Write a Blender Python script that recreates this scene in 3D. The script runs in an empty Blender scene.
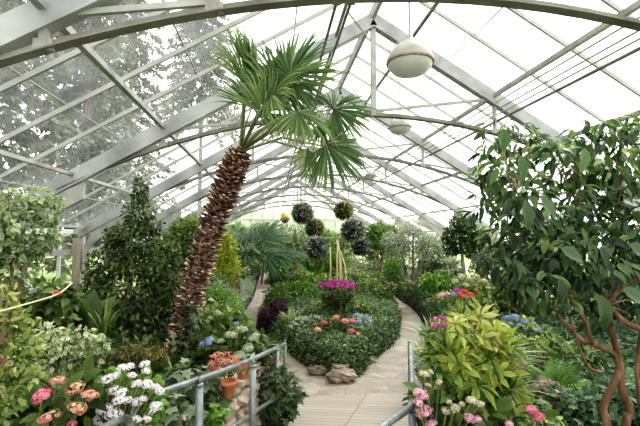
import bpy, math, random
import numpy as np
from mathutils import Vector, Matrix, geometry

rng = np.random.default_rng(11)
random.seed(5)
SC = bpy.context.scene
COL = SC.collection
PI = math.pi

# ------------------------------------------------------------------ camera
F = 411.9; YAW = .1176; PIT = .0549; ZC = 2.7
cd = bpy.data.cameras.new('camera'); cam = bpy.data.objects.new('camera', cd); COL.objects.link(cam)
cam.location = (0, 0, ZC); cam.rotation_euler = (PI/2+PIT, 0, -YAW)
cd.sensor_width = 36; cd.lens = F/640*36; cd.clip_start = .05; cd.clip_end = 300
SC.camera = cam
SC.view_settings.view_transform = 'Standard'
SC.view_settings.exposure = 0.05
try: SC.view_settings.look = 'Medium High Contrast'
except Exception: pass
try:
    SC.cycles.transparent_max_bounces = 24
    SC.cycles.max_bounces = 8
    SC.cycles.diffuse_bounces = 4
    SC.cycles.use_denoising = True
    SC.cycles.caustics_reflective = False
    SC.cycles.caustics_refractive = False
except Exception:
    pass

def ray(px, py):
    x = (px-320)/F; u = (213-py)/F
    cy, sy = math.cos(YAW), math.sin(YAW); cp, sp = math.cos(PIT), math.sin(PIT)
    fw = cp-u*sp; z = sp+u*cp
    return (x*cy+fw*sy, -x*sy+fw*cy, z)
def at(px, py, Y):
    """point of the place that stands at distance Y along the house"""
    d = ray(px, py); t = Y/d[1]
    return Vector((d[0]*t, Y, ZC+d[2]*t))

# ------------------------------------------------------------------ ground plan
def chaikin(p, n=2):
    for _ in range(n):
        q = []
        for i in range(len(p)):
            a = p[i]; b = p[(i+1) % len(p)]
            q += [(a[0]*.75+b[0]*.25, a[1]*.75+b[1]*.25), (a[0]*.25+b[0]*.75, a[1]*.25+b[1]*.75)]
        p = q
    return p
PATH = [(.3, 6.3), (.12, 7.4), (-.42, 9.3), (-.9, 12), (-.93, 14.6), (-.83, 16.5), (-.72, 18.5), (-.8, 25.5), (-.5, 31), (.1, 31), (-.1, 24), (.05, 21.2),
        (1.5, 20.7), (4.5, 20.2), (5.6, 18.7), (5.35, 17.2), (5.17, 14.4), (4.35, 11.3), (3.78, 9.5), (3.1, 7.9), (2.25, 6.3)]
ISLAND = [(-.36, 12.1), (-.05, 10.9), (.22, 10.1), (.62, 8.95), (1.05, 7.85), (1.58, 7.65), (2.15, 8.85), (3.03, 10.06), (3.92, 12.26), (4.72, 15.3),
          (4.75, 18.), (4.1, 19.3), (1.5, 19.9), (.3, 19.5), (.12, 17.3), (-.1, 15.5), (-.33, 14.)]
RAMP = [(-.2, .2), (-.88, 2.9), (.2, 5.6), (.3, 6.95), (2.35, 6.95), (1.97, 5.82), (1.7, 4.75), (1.08, 3.0), (.9, .2)]
PATH = chaikin(PATH); ISLAND = chaikin(ISLAND)

def inside(P, poly):
    x, y = P[:, 0], P[:, 1]; r = np.zeros(len(x), bool); n = len(poly)
    for i in range(n):
        x1, y1 = poly[i]; x2, y2 = poly[(i+1) % n]
        c = (y1 > y) != (y2 > y)
        if y1 != y2:
            r ^= c & (x < (x2-x1)*(y-y1)/(y2-y1)+x1)
    return r
def dist(P, poly):
    best = np.full(len(P), 1e9); n = len(poly)
    for i in range(n):
        a = np.array(poly[i]); b = np.array(poly[(i+1) % n]); d = b-a; L = d@d+1e-12
        t = np.clip(((P-a)@d)/L, 0, 1); q = a+t[:, None]*d
        best = np.minimum(best, np.hypot(*(P-q).T))
    return best
def ss(x): x = np.clip(x, 0, 1); return x*x*(3-2*x)
def ramp_z(y): return np.clip((6.9-y)*.19, 0, 1.12)
def H(P):
    P = np.atleast_2d(np.asarray(P, float))[:, :2]; x, y = P[:, 0], P[:, 1]
    ip = inside(P, PATH); isl = inside(P, ISLAND); ir = inside(P, RAMP)
    dp = dist(P, PATH); di = dist(P, ISLAND); dr = dist(P, RAMP)
    side = x-np.interp(y, [0, 3, 5.6, 7, 10, 14, 20, 36], [.3, .1, 1, 1.2, 1.5, 2, 2, 0])
    left = side < 0
    hl = np.interp(y, [0, 5.6, 7.5, 10, 16, 36], [1.05, 1.05, .8, .42, .3, .25])+.25*ss((-2.5-x)/2.5)*ss((12-y)/4)
    near = np.interp(x, [1, 2.6, 3.3, 5, 9], [.98, .95, .3, .35, .9])
    far = np.interp(x, [2, 5.5, 9], [.25, .3, .5])
    hr = near+(far-near)*ss((y-4.2)/2.5)
    d = np.minimum(dp, dr)
    out = np.where(left, hl, hr)*np.where(left & (y < 6.2), ss((d-.24)/.12), ss(d/.22))
    out += .04*np.sin(x*3.1+y*1.7)*np.sin(y*2.3-x)*ss(d/.4)
    z = np.where(ip, -.06, out)
    z = np.where(isl, ss(di/.16)*(.34+.22*ss(di/1.4)), z)
    z = np.where(ir & ~isl, np.maximum(ramp_z(y)-.08, -.08), z)
    return z
def h1(x, y): return float(H([(x, y)])[0])

# ------------------------------------------------------------------ materials
def new_mat(name):
    m = bpy.data.materials.new(name); m.use_nodes = True; nt = m.node_tree; nt.nodes.clear()
    o = nt.nodes.new('ShaderNodeOutputMaterial'); return m, nt, o
def rgba(c): return (c[0], c[1], c[2], 1)
def ramp_node(nt, stops):
    r = nt.nodes.new('ShaderNodeValToRGB'); e = r.color_ramp.elements
    e[0].position = stops[0][0]; e[0].color = rgba(stops[0][1]); e[1].position = stops[-1][0]; e[1].color = rgba(stops[-1][1])
    for p, c in stops[1:-1]: k = e.new(p); k.color = rgba(c)
    return r
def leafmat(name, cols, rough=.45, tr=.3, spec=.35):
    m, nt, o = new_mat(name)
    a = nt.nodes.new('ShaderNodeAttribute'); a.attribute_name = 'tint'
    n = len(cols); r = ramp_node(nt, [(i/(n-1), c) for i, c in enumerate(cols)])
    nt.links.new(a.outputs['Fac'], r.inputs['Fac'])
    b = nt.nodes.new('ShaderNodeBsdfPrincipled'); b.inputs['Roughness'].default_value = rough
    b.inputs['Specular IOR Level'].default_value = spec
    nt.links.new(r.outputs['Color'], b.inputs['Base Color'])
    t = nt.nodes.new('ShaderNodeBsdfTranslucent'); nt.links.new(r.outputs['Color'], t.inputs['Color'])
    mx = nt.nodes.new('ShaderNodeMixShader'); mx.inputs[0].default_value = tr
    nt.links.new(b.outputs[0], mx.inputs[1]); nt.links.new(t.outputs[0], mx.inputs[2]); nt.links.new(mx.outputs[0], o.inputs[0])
    return m
def noisemat(name, cols, scale=4, rough=.8, metal=0, detail=5, bump=.3, stretch=(1, 1, 1)):
    m, nt, o = new_mat(name)
    tc = nt.nodes.new('ShaderNodeTexCoord'); mp = nt.nodes.new('ShaderNodeMapping'); mp.inputs['Scale'].default_value = stretch
    nt.links.new(tc.outputs['Object'], mp.inputs['Vector'])
    n = nt.nodes.new('ShaderNodeTexNoise'); n.inputs['Scale'].default_value = scale; n.inputs['Detail'].default_value = detail
    nt.links.new(mp.outputs[0], n.inputs['Vector'])
    k = len(cols); r = ramp_node(nt, [(.3+.4*i/(k-1), c) for i, c in enumerate(cols)])
    nt.links.new(n.outputs['Fac'], r.inputs['Fac'])
    b = nt.nodes.new('ShaderNodeBsdfPrincipled'); b.inputs['Roughness'].default_value = rough; b.inputs['Metallic'].default_value = metal
    nt.links.new(r.outputs['Color'], b.inputs['Base Color'])
    if bump:
        bp = nt.nodes.new('ShaderNodeBump'); bp.inputs['Strength'].default_value = bump; bp.inputs['Distance'].default_value = .03
        nt.links.new(n.outputs['Fac'], bp.inputs['Height']); nt.links.new(bp.outputs[0], b.inputs['Normal'])
    nt.links.new(b.outputs[0], o.inputs[0]); return m

def glassmat(name, haze, tintc, dirt=.15):
    m, nt, o = new_mat(name)
    t = nt.nodes.new('ShaderNodeBsdfTransparent'); t.inputs[0].default_value = (.97, .985, .98, 1)
    d = nt.nodes.new('ShaderNodeBsdfTranslucent'); d.inputs[0].default_value = rgba(tintc)
    d2 = nt.nodes.new('ShaderNodeBsdfDiffuse'); d2.inputs[0].default_value = rgba(tintc)
    md = nt.nodes.new('ShaderNodeMixShader'); md.inputs[0].default_value = .3
    nt.links.new(d.outputs[0], md.inputs[1]); nt.links.new(d2.outputs[0], md.inputs[2])
    tc = nt.nodes.new('ShaderNodeTexCoord'); n = nt.nodes.new('ShaderNodeTexNoise'); n.inputs['Scale'].default_value = 1.4; n.inputs['Detail'].default_value = 6
    nt.links.new(tc.outputs['Object'], n.inputs['Vector'])
    mr = nt.nodes.new('ShaderNodeMapRange'); mr.inputs['From Min'].default_value = .35; mr.inputs['From Max'].default_value = .7
    mr.inputs['To Min'].default_value = haze; mr.inputs['To Max'].default_value = haze+dirt
    nt.links.new(n.outputs['Fac'], mr.inputs['Value'])
    mx = nt.nodes.new('ShaderNodeMixShader'); nt.links.new(mr.outputs[0], mx.inputs[0])
    nt.links.new(t.outputs[0], mx.inputs[1]); nt.links.new(md.outputs[0], mx.inputs[2]); nt.links.new(mx.outputs[0], o.inputs[0])
    return m

M = {}
M['steel'] = noisemat('painted_steel', [(.24, .24, .215), (.38, .38, .355), (.48, .48, .455)], 3, .55, 0, 6, .05)
M['rafter_paint'] = noisemat('rafter_paint', [(.27, .28, .28), (.40, .41, .41), (.50, .51, .51)], 2, .6, 0, 6, .03)
M['steel_dark'] = noisemat('weathered_steel', [(.10, .095, .075), (.20, .19, .16), (.30, .29, .26)], 2, .6, 0, 6, .05)
M['steel_pale'] = noisemat('pale_bars', [(.36, .36, .33), (.50, .50, .47)], 3, .5, 0, 4, 0)
M['white'] = noisemat('white_paint', [(.70, .72, .70), (.82, .83, .82)], 3, .6, 0, 4, 0)
M['wood'] = noisemat('weathered_post', [(.20, .17, .14), (.38, .34, .29), (.50, .47, .42)], 6, .85, 0, 6, .3, (1, 1, .15))
M['sill'] = noisemat('rough_sill', [(.42, .30, .24), (.60, .47, .38), (.70, .60, .50)], 2, .9)
M['galv'] = noisemat('galvanised_pipe', [(.16, .185, .185), (.24, .27, .27), (.33, .36, .36)], 9, .42, .5, 5, .03)
M['soil'] = noisemat('dark_soil', [(.006, .005, .003), (.018, .014, .009), (.012, .018, .006)], 5, 1.0, 0, 8, .5)
M['rock'] = noisemat('warm_rock', [(.13, .095, .065), (.30, .24, .18), (.44, .37, .29)], 5, .85, 0, 8, .8)
M['rock_dark'] = noisemat('dark_rock', [(.07, .05, .04), (.19, .15, .11), (.32, .26, .19)], 5, .9, 0, 8, .9)
M['wallstone'] = noisemat('wall_stone', [(.22, .17, .12), (.42, .345, .265), (.56, .49, .40)], 4, .85, 0, 8, .5)
M['terracotta'] = noisemat('terracotta', [(.50, .16, .06), (.66, .24, .09), (.74, .34, .16)], 12, .8, 0, 5, .1)
M['bark'] = noisemat('brown_bark', [(.07, .045, .03), (.20, .13, .085), (.33, .24, .17)], 12, .9, 0, 6, .8, (1, 1, .25))
M['bark_orange'] = noisemat('orange_bark', [(.07, .035, .02), (.19, .10, .055), (.36, .22, .13)], 14, .7, 0, 6, .5, (1, 1, .3))
M['bark_grey'] = noisemat('grey_bark', [(.10, .09, .075), (.25, .22, .18), (.38, .34, .29)], 12, .9, 0, 6, .8, (1, 1, .3))
M['stem'] = noisemat('green_stem', [(.10, .14, .04), (.25, .30, .10)], 8, .6, 0, 3, 0)
M['cane'] = noisemat('tan_cane', [(.50, .42, .22), (.70, .64, .38)], 8, .7, 0, 3, 0)
M['lampshade'] = noisemat('lamp_enamel', [(.36, .355, .32), (.50, .49, .45)], 6, .35, 0, 4, 0)
M['rust'] = noisemat('rusty_rim', [(.22, .13, .07), (.42, .33, .24)], 20, .7, .3, 5, .1)
M['lawn'] = noisemat('lawn_grass', [(.28, .42, .12), (.42, .56, .20), (.52, .66, .28)], .8, .95, 0, 6, 0)
M['walk'] = noisemat('outside_walk', [(.6, .58, .52), (.75, .73, .68)], 2, .9, 0, 4, 0)
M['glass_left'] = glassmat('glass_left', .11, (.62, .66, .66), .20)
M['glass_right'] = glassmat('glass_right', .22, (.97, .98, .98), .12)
M['glass_end'] = glassmat('glass_end', .50, (.86, .90, .88), .15)
M['glass_wall'] = glassmat('glass_wall', .06, (.85, .9, .86), .1)
m, nt, o = new_mat('lamp_glass')
b = nt.nodes.new('ShaderNodeBsdfPrincipled'); b.inputs['Base Color'].default_value = (.42, .42, .38, 1); b.inputs['Roughness'].default_value = .25
b.inputs['Emission Color'].default_value = (1, .98, .92, 1); b.inputs['Emission Strength'].default_value = .08
nt.links.new(b.outputs[0], o.inputs[0]); M['lamp_glass'] = m

def flagstone():
    m, nt, o = new_mat('flagstone_paving')
    tc = nt.nodes.new('ShaderNodeTexCoord')
    n0 = nt.nodes.new('ShaderNodeTexNoise'); n0.inputs['Scale'].default_value = 1.2
    nt.links.new(tc.outputs['Object'], n0.inputs['Vector'])
    ad = nt.nodes.new('ShaderNodeMixRGB'); ad.inputs[0].default_value = .18
    nt.links.new(tc.outputs['Object'], ad.inputs[1]); nt.links.new(n0.outputs['Color'], ad.inputs[2])
    v = nt.nodes.new('ShaderNodeTexVoronoi'); v.feature = 'DISTANCE_TO_EDGE'; v.inputs['Scale'].default_value = 2.7
    v2 = nt.nodes.new('ShaderNodeTexVoronoi'); v2.inputs['Scale'].default_value = 2.7
    nt.links.new(ad.outputs[0], v.inputs['Vector']); nt.links.new(ad.outputs[0], v2.inputs['Vector'])
    jr = ramp_node(nt, [(0.0, (0, 0, 0)), (.03, (1, 1, 1))]); nt.links.new(v.outputs['Distance'], jr.inputs['Fac'])
    sr = ramp_node(nt, [(.0, (.27, .235, .195)), (.35, (.36, .325, .28)), (.7, (.31, .275, .235)), (1, (.42, .385, .335))])
    sp = nt.nodes.new('ShaderNodeSeparateColor'); nt.links.new(v2.outputs['Color'], sp.inputs[0]); nt.links.new(sp.outputs[0], sr.inputs['Fac'])
    n = nt.nodes.new('ShaderNodeTexNoise'); n.inputs['Scale'].default_value = 3; n.inputs['Detail'].default_value = 8; nt.links.new(tc.outputs['Object'], n.inputs['Vector'])
    nr = ramp_node(nt, [(.3, (.72, .70, .67)), (.7, (1.05, 1.04, 1.02))]); nt.links.new(n.outputs['Fac'], nr.inputs['Fac'])
    mu = nt.nodes.new('ShaderNodeMixRGB'); mu.blend_type = 'MULTIPLY'; mu.inputs[0].default_value = 1
    nt.links.new(sr.outputs[0], mu.inputs[1]); nt.links.new(nr.outputs[0], mu.inputs[2])
    mj = nt.nodes.new('ShaderNodeMixRGB'); mj.inputs[1].default_value = (.23, .20, .165, 1)
    nt.links.new(jr.outputs[0], mj.inputs[0]); nt.links.new(mu.outputs[0], mj.inputs[2])
    b = nt.nodes.new('ShaderNodeBsdfPrincipled'); b.inputs['Roughness'].default_value = .75
    nt.links.new(mj.outputs[0], b.inputs['Base Color'])
    bp = nt.nodes.new('ShaderNodeBump'); bp.inputs['Strength'].default_value = .4; bp.inputs['Distance'].default_value = .02
    nt.links.new(jr.outputs[0], bp.inputs['Height']); nt.links.new(bp.outputs[0], b.inputs['Normal'])
    nt.links.new(b.outputs[0], o.inputs[0]); return m
M['flag'] = flagstone()
def boards():
    m, nt, o = new_mat('scored_concrete')
    tc = nt.nodes.new('ShaderNodeTexCoord'); mp = nt.nodes.new('ShaderNodeMapping'); mp.inputs['Rotation'].default_value = (0, 0, .36)
    nt.links.new(tc.outputs['Object'], mp.inputs[0])
    br = nt.nodes.new('ShaderNodeTexBrick'); br.inputs['Scale'].default_value = 1
    br.inputs['Color1'].default_value = (.37, .335, .285, 1); br.inputs['Color2'].default_value = (.32, .285, .24, 1); br.inputs['Mortar'].default_value = (.19, .165, .13, 1)
    br.inputs['Mortar Size'].default_value = .008; br.inputs['Brick Width'].default_value = .95; br.inputs['Row Height'].default_value = .16; br.offset = 0.0
    nt.links.new(mp.outputs[0], br.inputs['Vector'])
    b = nt.nodes.new('ShaderNodeBsdfPrincipled'); b.inputs['Roughness'].default_value = .75
    nt.links.new(br.outputs['Color'], b.inputs['Base Color']); nt.links.new(b.outputs[0], o.inputs[0]); return m
M['boards'] = boards()

G_ = lambda n, *c, **k: M.__setitem__(n, leafmat(n, list(c), **k))
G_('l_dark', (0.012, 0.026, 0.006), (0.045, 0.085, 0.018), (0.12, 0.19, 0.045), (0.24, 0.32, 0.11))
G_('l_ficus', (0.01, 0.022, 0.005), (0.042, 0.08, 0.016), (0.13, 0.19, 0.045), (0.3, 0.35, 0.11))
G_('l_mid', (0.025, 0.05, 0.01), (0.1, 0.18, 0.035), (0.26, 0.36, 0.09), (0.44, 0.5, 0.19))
G_('l_bright', (.06, .15, .02), (.16, .32, .05), (.34, .50, .10))
G_('l_yellow', (.16, .26, .03), (.42, .50, .06), (.68, .66, .12))
G_('l_scheff', (0.04, 0.1, 0.02), (0.15, 0.27, 0.05), (0.38, 0.47, 0.09), (0.6, 0.6, 0.13), (0.7, 0.69, 0.34), tr=.4)
G_('l_varieg', (0.04, 0.09, 0.03), (0.2, 0.29, 0.12), (0.42, 0.5, 0.28), (0.66, 0.68, 0.42))
G_('l_cream', (0.03, 0.07, 0.02), (0.24, 0.33, 0.14), (0.52, 0.58, 0.34), (0.78, 0.79, 0.55))
G_('l_autumn', (0.04, 0.09, 0.015), (0.18, 0.27, 0.06), (0.42, 0.47, 0.16), (0.62, 0.54, 0.26))
G_('l_silver', (0.06, 0.1, 0.05), (0.24, 0.32, 0.19), (0.48, 0.56, 0.4), (0.62, 0.68, 0.54))
G_('l_olive', (0.08, 0.11, 0.05), (0.3, 0.36, 0.22), (0.54, 0.6, 0.44), (0.66, 0.7, 0.56))
G_('l_cover', (0.014, 0.032, 0.008), (0.08, 0.15, 0.045), (0.26, 0.36, 0.17), (0.52, 0.58, 0.38))
G_('l_ivy', (0.012, 0.03, 0.01), (0.06, 0.11, 0.045), (0.17, 0.23, 0.12), (0.36, 0.42, 0.28))
G_('l_ivypale', (0.006, 0.02, 0.006), (0.04, 0.1, 0.035), (0.16, 0.27, 0.13), (0.44, 0.53, 0.38))
G_('l_glossy', (0.008, 0.028, 0.006), (0.035, 0.09, 0.018), (0.11, 0.21, 0.045), (0.34, 0.46, 0.14), rough=.3, tr=.35, spec=.6)
G_('l_palm', (0.02, 0.05, 0.012), (0.09, 0.18, 0.05), (0.25, 0.36, 0.13), (0.5, 0.56, 0.32), tr=.35)
G_('l_cycad', (.03, .09, .04), (.11, .21, .10), (.28, .40, .24))
G_('l_purple', (.012, .004, .012), (.06, .015, .04), (.22, .06, .14))
G_('l_bronze', (.06, .05, .015), (.26, .22, .06), (.42, .30, .12))
G_('l_succ', (0.03, 0.045, 0.03), (0.17, 0.21, 0.15), (0.42, 0.48, 0.37), (0.62, 0.66, 0.56))
G_('l_succ_y', (0.06, 0.06, 0.015), (0.3, 0.31, 0.11), (0.58, 0.57, 0.3))
G_('l_out', (0.04, 0.06, 0.04), (0.11, 0.14, 0.09), (0.2, 0.23, 0.16), (0.32, 0.27, 0.19))
G_('l_far_haze', (0.1, 0.15, 0.06), (0.3, 0.38, 0.18), (0.52, 0.58, 0.36), (0.68, 0.72, 0.54))  # distance haze put into the leaf colour, a paler l_mid
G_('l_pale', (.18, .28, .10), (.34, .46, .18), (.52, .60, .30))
G_('l_grass', (.12, .18, .05), (.38, .46, .20), (.66, .70, .42))
G_('boot', (0.012, 0.005, 0.003), (0.05, 0.022, 0.012), (0.14, 0.065, 0.035), (0.3, 0.17, 0.1), (0.9, 0.78, 0.64), rough=.8, tr=0)
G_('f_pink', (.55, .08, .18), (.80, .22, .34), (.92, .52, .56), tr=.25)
G_('f_pinkgreen', (.60, .10, .20), (.82, .34, .38), (.80, .66, .34), (.55, .62, .22), tr=.25)
G_('f_palepink', (.66, .26, .42), (.86, .50, .60), (.94, .76, .80), tr=.25)
G_('f_white', (0.8, 0.66, 0.76), (0.94, 0.9, 0.93), (0.99, 0.98, 0.99), tr=.25)
G_('f_cream', (0.46, 0.42, 0.26), (0.7, 0.64, 0.46), (0.86, 0.82, 0.68), tr=.25)
G_('f_blue', (0.14, 0.2, 0.4), (0.3, 0.4, 0.62), (0.56, 0.64, 0.8), tr=.25)
G_('f_green', (0.26, 0.34, 0.18), (0.54, 0.6, 0.42), (0.76, 0.79, 0.64), tr=.25)
G_('f_salmon', (.60, .16, .14), (.88, .44, .34), (.94, .72, .54), tr=.25)
G_('f_orange', (0.5, 0.07, 0.06), (0.74, 0.22, 0.17), (0.86, 0.5, 0.4), tr=.25)
G_('f_red', (.50, .02, .03), (.80, .06, .07), (.90, .30, .24), tr=.25)
G_('f_magenta', (.28, .01, .16), (.58, .05, .36), (.84, .36, .66), tr=.25)
G_('f_yellow', (.60, .42, .03), (.88, .70, .08), (.94, .86, .40), tr=.25)

# ------------------------------------------------------------------ mesh builders
def raw_mesh(name, V, faces_flat, starts, totals, mat, tint=None, smooth=False):
    me = bpy.data.meshes.new(name); me.vertices.add(len(V)); me.vertices.foreach_set('co', np.asarray(V, np.float32).ravel())
    me.loops.add(len(faces_flat)); me.loops.foreach_set('vertex_index', np.asarray(faces_flat, np.int32))
    me.polygons.add(len(starts)); me.polygons.foreach_set('loop_start', np.asarray(starts, np.int32))
    if smooth: me.polygons.foreach_set('use_smooth', np.ones(len(starts), bool))
    if tint is not None:
        a = me.attributes.new('tint', 'FLOAT', 'POINT'); a.data.foreach_set('value', np.asarray(tint, np.float32))
    me.update(calc_edges=True); me.materials.append(mat); return me

class MB:
    def __init__(s): s.V = []; s.Fc = []; s.n = 0
    def add(s, V, Fs):
        s.V += [tuple(v) for v in V]; s.Fc += [tuple(i+s.n for i in f) for f in Fs]; s.n += len(V)
    def box(s, c, d, M3=None):
        V = [Vector((x*d[0]/2, y*d[1]/2, z*d[2]/2)) for x in (-1, 1) for y in (-1, 1) for z in (-1, 1)]
        if M3: V = [M3 @ v for v in V]
        s.add([Vector(c)+v for v in V], [(0, 1, 3, 2), (4, 6, 7, 5), (0, 4, 5, 1), (2, 3, 7, 6), (0, 2, 6, 4), (1, 5, 7, 3)])
    def bar(s, a, b, w, h, up=(0, 0, 1)):
        a = Vector(a); b = Vector(b); d = (b-a); L = d.length; d.normalize(); u = Vector(up); sd = d.cross(u)
        if sd.length < 1e-3: sd = d.cross(Vector((1, 0, 0)))
        sd.normalize(); u = sd.cross(d)
        R3 = Matrix((sd, d, u)).transposed(); s.box((a+b)/2, (w, L, h), R3)
    def tube(s, pts, r, seg=8, caps=True):
        pts = [Vector(p) for p in pts]; n = len(pts); rr = r if isinstance(r, (list, tuple)) else [r]*n
        t0 = (pts[1]-pts[0]).normalized(); u = t0.orthogonal().normalized(); V = []; Fs = []
        for i in range(n):
            t = (pts[min(i+1, n-1)]-pts[max(i-1, 0)]).normalized(); u = (u-t*u.dot(t)).normalized(); w = t.cross(u)
            for k in range(seg):
                a = 2*PI*k/seg; V.append(pts[i]+(u*math.cos(a)+w*math.sin(a))*rr[i])
        for i in range(n-1):
            for k in range(seg):
                k2 = (k+1) % seg; Fs.append((i*seg+k, i*seg+k2, (i+1)*seg+k2, (i+1)*seg+k))
        if caps: Fs += [tuple(range(seg))[::-1], tuple((n-1)*seg+k for k in range(seg))]
        s.add(V, Fs)
    def lathe(s, prof, c, seg=24):
        V = []; Fs = []
        for r, z in prof:
            for k in range(seg): a = 2*PI*k/seg; V.append(Vector(c)+Vector((r*math.cos(a), r*math.sin(a), z)))
        for i in range(len(prof)-1):
            for k in range(seg):
                k2 = (k+1) % seg; Fs.append((i*seg+k, i*seg+k2, (i+1)*seg+k2, (i+1)*seg+k))
        s.add(V, Fs)
    def rock(s, c, d, rot=0, seed=0, rough=0):
        r_ = random.Random(seed); V = []; Fs = []; nu, nv = (12, 8) if not rough else (16, 10)
        ph = [r_.uniform(0, 6) for _ in range(6)]
        for j in range(nv+1):
            th = PI*j/nv
            for i in range(nu):
                a = 2*PI*i/nu; x, y, z = math.sin(th)*math.cos(a), math.sin(th)*math.sin(a), math.cos(th)
                q = 4.0; k = (abs(x)**q+abs(y)**q+abs(z)**q)**(-1/q)
                k *= 1+.13*math.sin(3*x+ph[0])*math.cos(4*y+ph[1])+.09*math.sin(6*z+ph[2]+4*x)+rough*(.16*math.sin(9*x+ph[3]+5*z)*math.sin(8*y+ph[4]+3*z)+r_.uniform(-.07, .07))
                X, Y, Z = x*k*d[0]/2, y*k*d[1]/2, z*k*d[2]/2
                V.append((c[0]+X*math.cos(rot)-Y*math.sin(rot), c[1]+X*math.sin(rot)+Y*math.cos(rot), c[2]+Z))
        for j in range(nv):
            for i in range(nu): i2 = (i+1) % nu; Fs.append((j*nu+i, (j+1)*nu+i, (j+1)*nu+i2, j*nu+i2))
        s.add(V, Fs)
    def mesh(s, name, mat, smooth=False, origin=None):
        V = s.V
        if origin is not None: V = [(v[0]-origin[0], v[1]-origin[1], v[2]-origin[2]) for v in V]
        me = bpy.data.meshes.new(name); me.from_pydata(V, [], s.Fc)
        if smooth: me.polygons.foreach_set('use_smooth', np.ones(len(me.polygons), bool))
        me.update(); me.materials.append(M[mat] if isinstance(mat, str) else mat); return me

# objects --------------------------------------------------------------
def tag(o, label=None, cat=None, group=None, kind=None):
    if label: o['label'] = label
    if cat: o['category'] = cat
    if group: o['group'] = group
    if kind: o['kind'] = kind
    return o
def link(name, me, parent=None, loc=None, rot=None, scale=None):
    o = bpy.data.objects.new(name, me); COL.objects.link(o)
    if parent is not None: o.parent = parent
    if loc is not None: o.location = loc
    if rot is not None: o.rotation_euler = rot
    if scale is not None: o.scale = scale if hasattr(scale, '__len__') else (scale,)*3
    return o
def thing(name, label, cat, loc, group=None, kind=None):
    o = bpy.data.objects.new(name, None); COL.objects.link(o); o.location = loc; o.empty_display_size = .1
    return tag(o, label, cat, group, kind)
def struct(name, mb, mat, parent=None, smooth=False):
    o = link(name, mb.mesh(name, mat, smooth), parent); o['kind'] = 'structure'; return o

# leaves ----------------------------------------------------------------
T = {}   # templates: verts(x width, y length, z normal), faces, per-vertex tint shift
T['diamond'] = (np.array([(0, 0, 0), (-.28, .45, .05), (0, 1, -.10), (.28, .45, .05), (0, .45, -.03)]), [(0, 4, 2, 1), (0, 3, 2, 4)], np.array([-.05, .03, .0, .03, -.08]))
T['narrow'] = (np.array([(0, 0, 0), (-.11, .4, .03), (0, 1, -.08), (.11, .4, .03)]), [(0, 3, 2, 1)], np.zeros(4))
T['ovate'] = (np.array([(0, 0, 0), (-.19, .18, .05), (-.25, .45, .07), (-.15, .76, .02), (0, 1, -.14), (.15, .76, .02), (.25, .45, .07), (.19, .18, .05), (0, .2, -.0), (0, .5, .0), (0, .78, -.06)]),
              [(0, 8, 1), (1, 8, 9, 2), (2, 9, 10, 3), (3, 10, 4), (0, 7, 8), (7, 6, 9, 8), (6, 5, 10, 9), (5, 4, 10)], np.array([0, .03, .05, .04, .02, .04, .05, .03, -.06, -.08, -.05]))
T['lance'] = (T['ovate'][0]*np.array([.74, 1, 1]), T['ovate'][1], T['ovate'][2])
T['varieg'] = (T['ovate'][0]*np.array([1.25, 1, 1]), T['ovate'][1], np.array([-.1, .22, .3, .3, .25, .3, .3, .22, -.25, -.25, -.15]))
_iv = [(0, 0), (-.42, -.06), (-.30, .22), (-.52, .48), (-.20, .52), (0, 1.0), (.20, .52), (.52, .48), (.30, .22), (.42, -.06)]
T['ivy'] = (np.array([(x, y, -.10*abs(x)*2) for x, y in _iv]+[(0, .3, .05)]), [(10, i, (i+1) % 10) for i in range(10)][:10], np.array([.0]+[.06]*9+[-.10]))
T['round'] = (np.array([(.5*math.sin(a), .5-.5*math.cos(a), .03*math.cos(2*a)) for a in np.linspace(0, 2*PI, 9)[:-1]]+[(0, .45, .05)]), [(8, (i+1) % 8, i) for i in range(8)], np.array([.0]*8+[-.08]))
T['blade'] = (np.array([(-.022, 0, 0), (.022, 0, 0), (-.03, .35, .06), (.03, .35, .06), (-.022, .7, -.02), (.022, .7, -.02), (0, 1, -.22)]), [(0, 1, 3, 2), (2, 3, 5, 4), (4, 5, 6)], np.array([-.1, -.1, 0, 0, .05, .05, .1]))
def _floret():
    V = [(0, 0, .0)]; Fs = []; t = [-.35]
    for k in range(4):
        a = k*PI/2+.3; b = len(V)
        for da, r, z in ((-.5, .42, .02), (-.35, .62, .08), (0, .72, .04), (.35, .62, .08), (.5, .42, .02)):
            V.append((r*math.sin(a+da), r*math.cos(a+da), z)); t.append(.08 if r > .5 else 0)
        Fs += [(0, b+i+1, b+i) for i in range(4)]
    return np.array(V), Fs, np.array(t)
T['floret'] = _floret()
def _palmate(n=7, w=.15):
    V = []; Fs = []; t = []
    for k in range(n):
        a = (k-(n-1)/2)/n*2*PI*.93; L = 1-.22*abs(k-(n-1)/2)/((n-1)/2)
        for x, y, z, tt in ((0, .10, 0, -.1), (-w*.7, .40, .05, .05), (-w, .65, .0, .08), (0, 1, -.24, .1), (w, .65, .0, .08), (w*.7, .40, .05, .05), (0, .5, -.02, -.14)):
            y *= L; V.append((x*math.cos(a)+y*math.sin(a), y*math.cos(a)-x*math.sin(a), z)); t.append(tt)
        b = k*7; Fs += [(b, b+6, b+1), (b+1, b+6, b+3, b+2), (b, b+5, b+6), (b+5, b+4, b+3, b+6)]
    return np.array(V), Fs, np.array(t)
T['palmate'] = _palmate()
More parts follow.
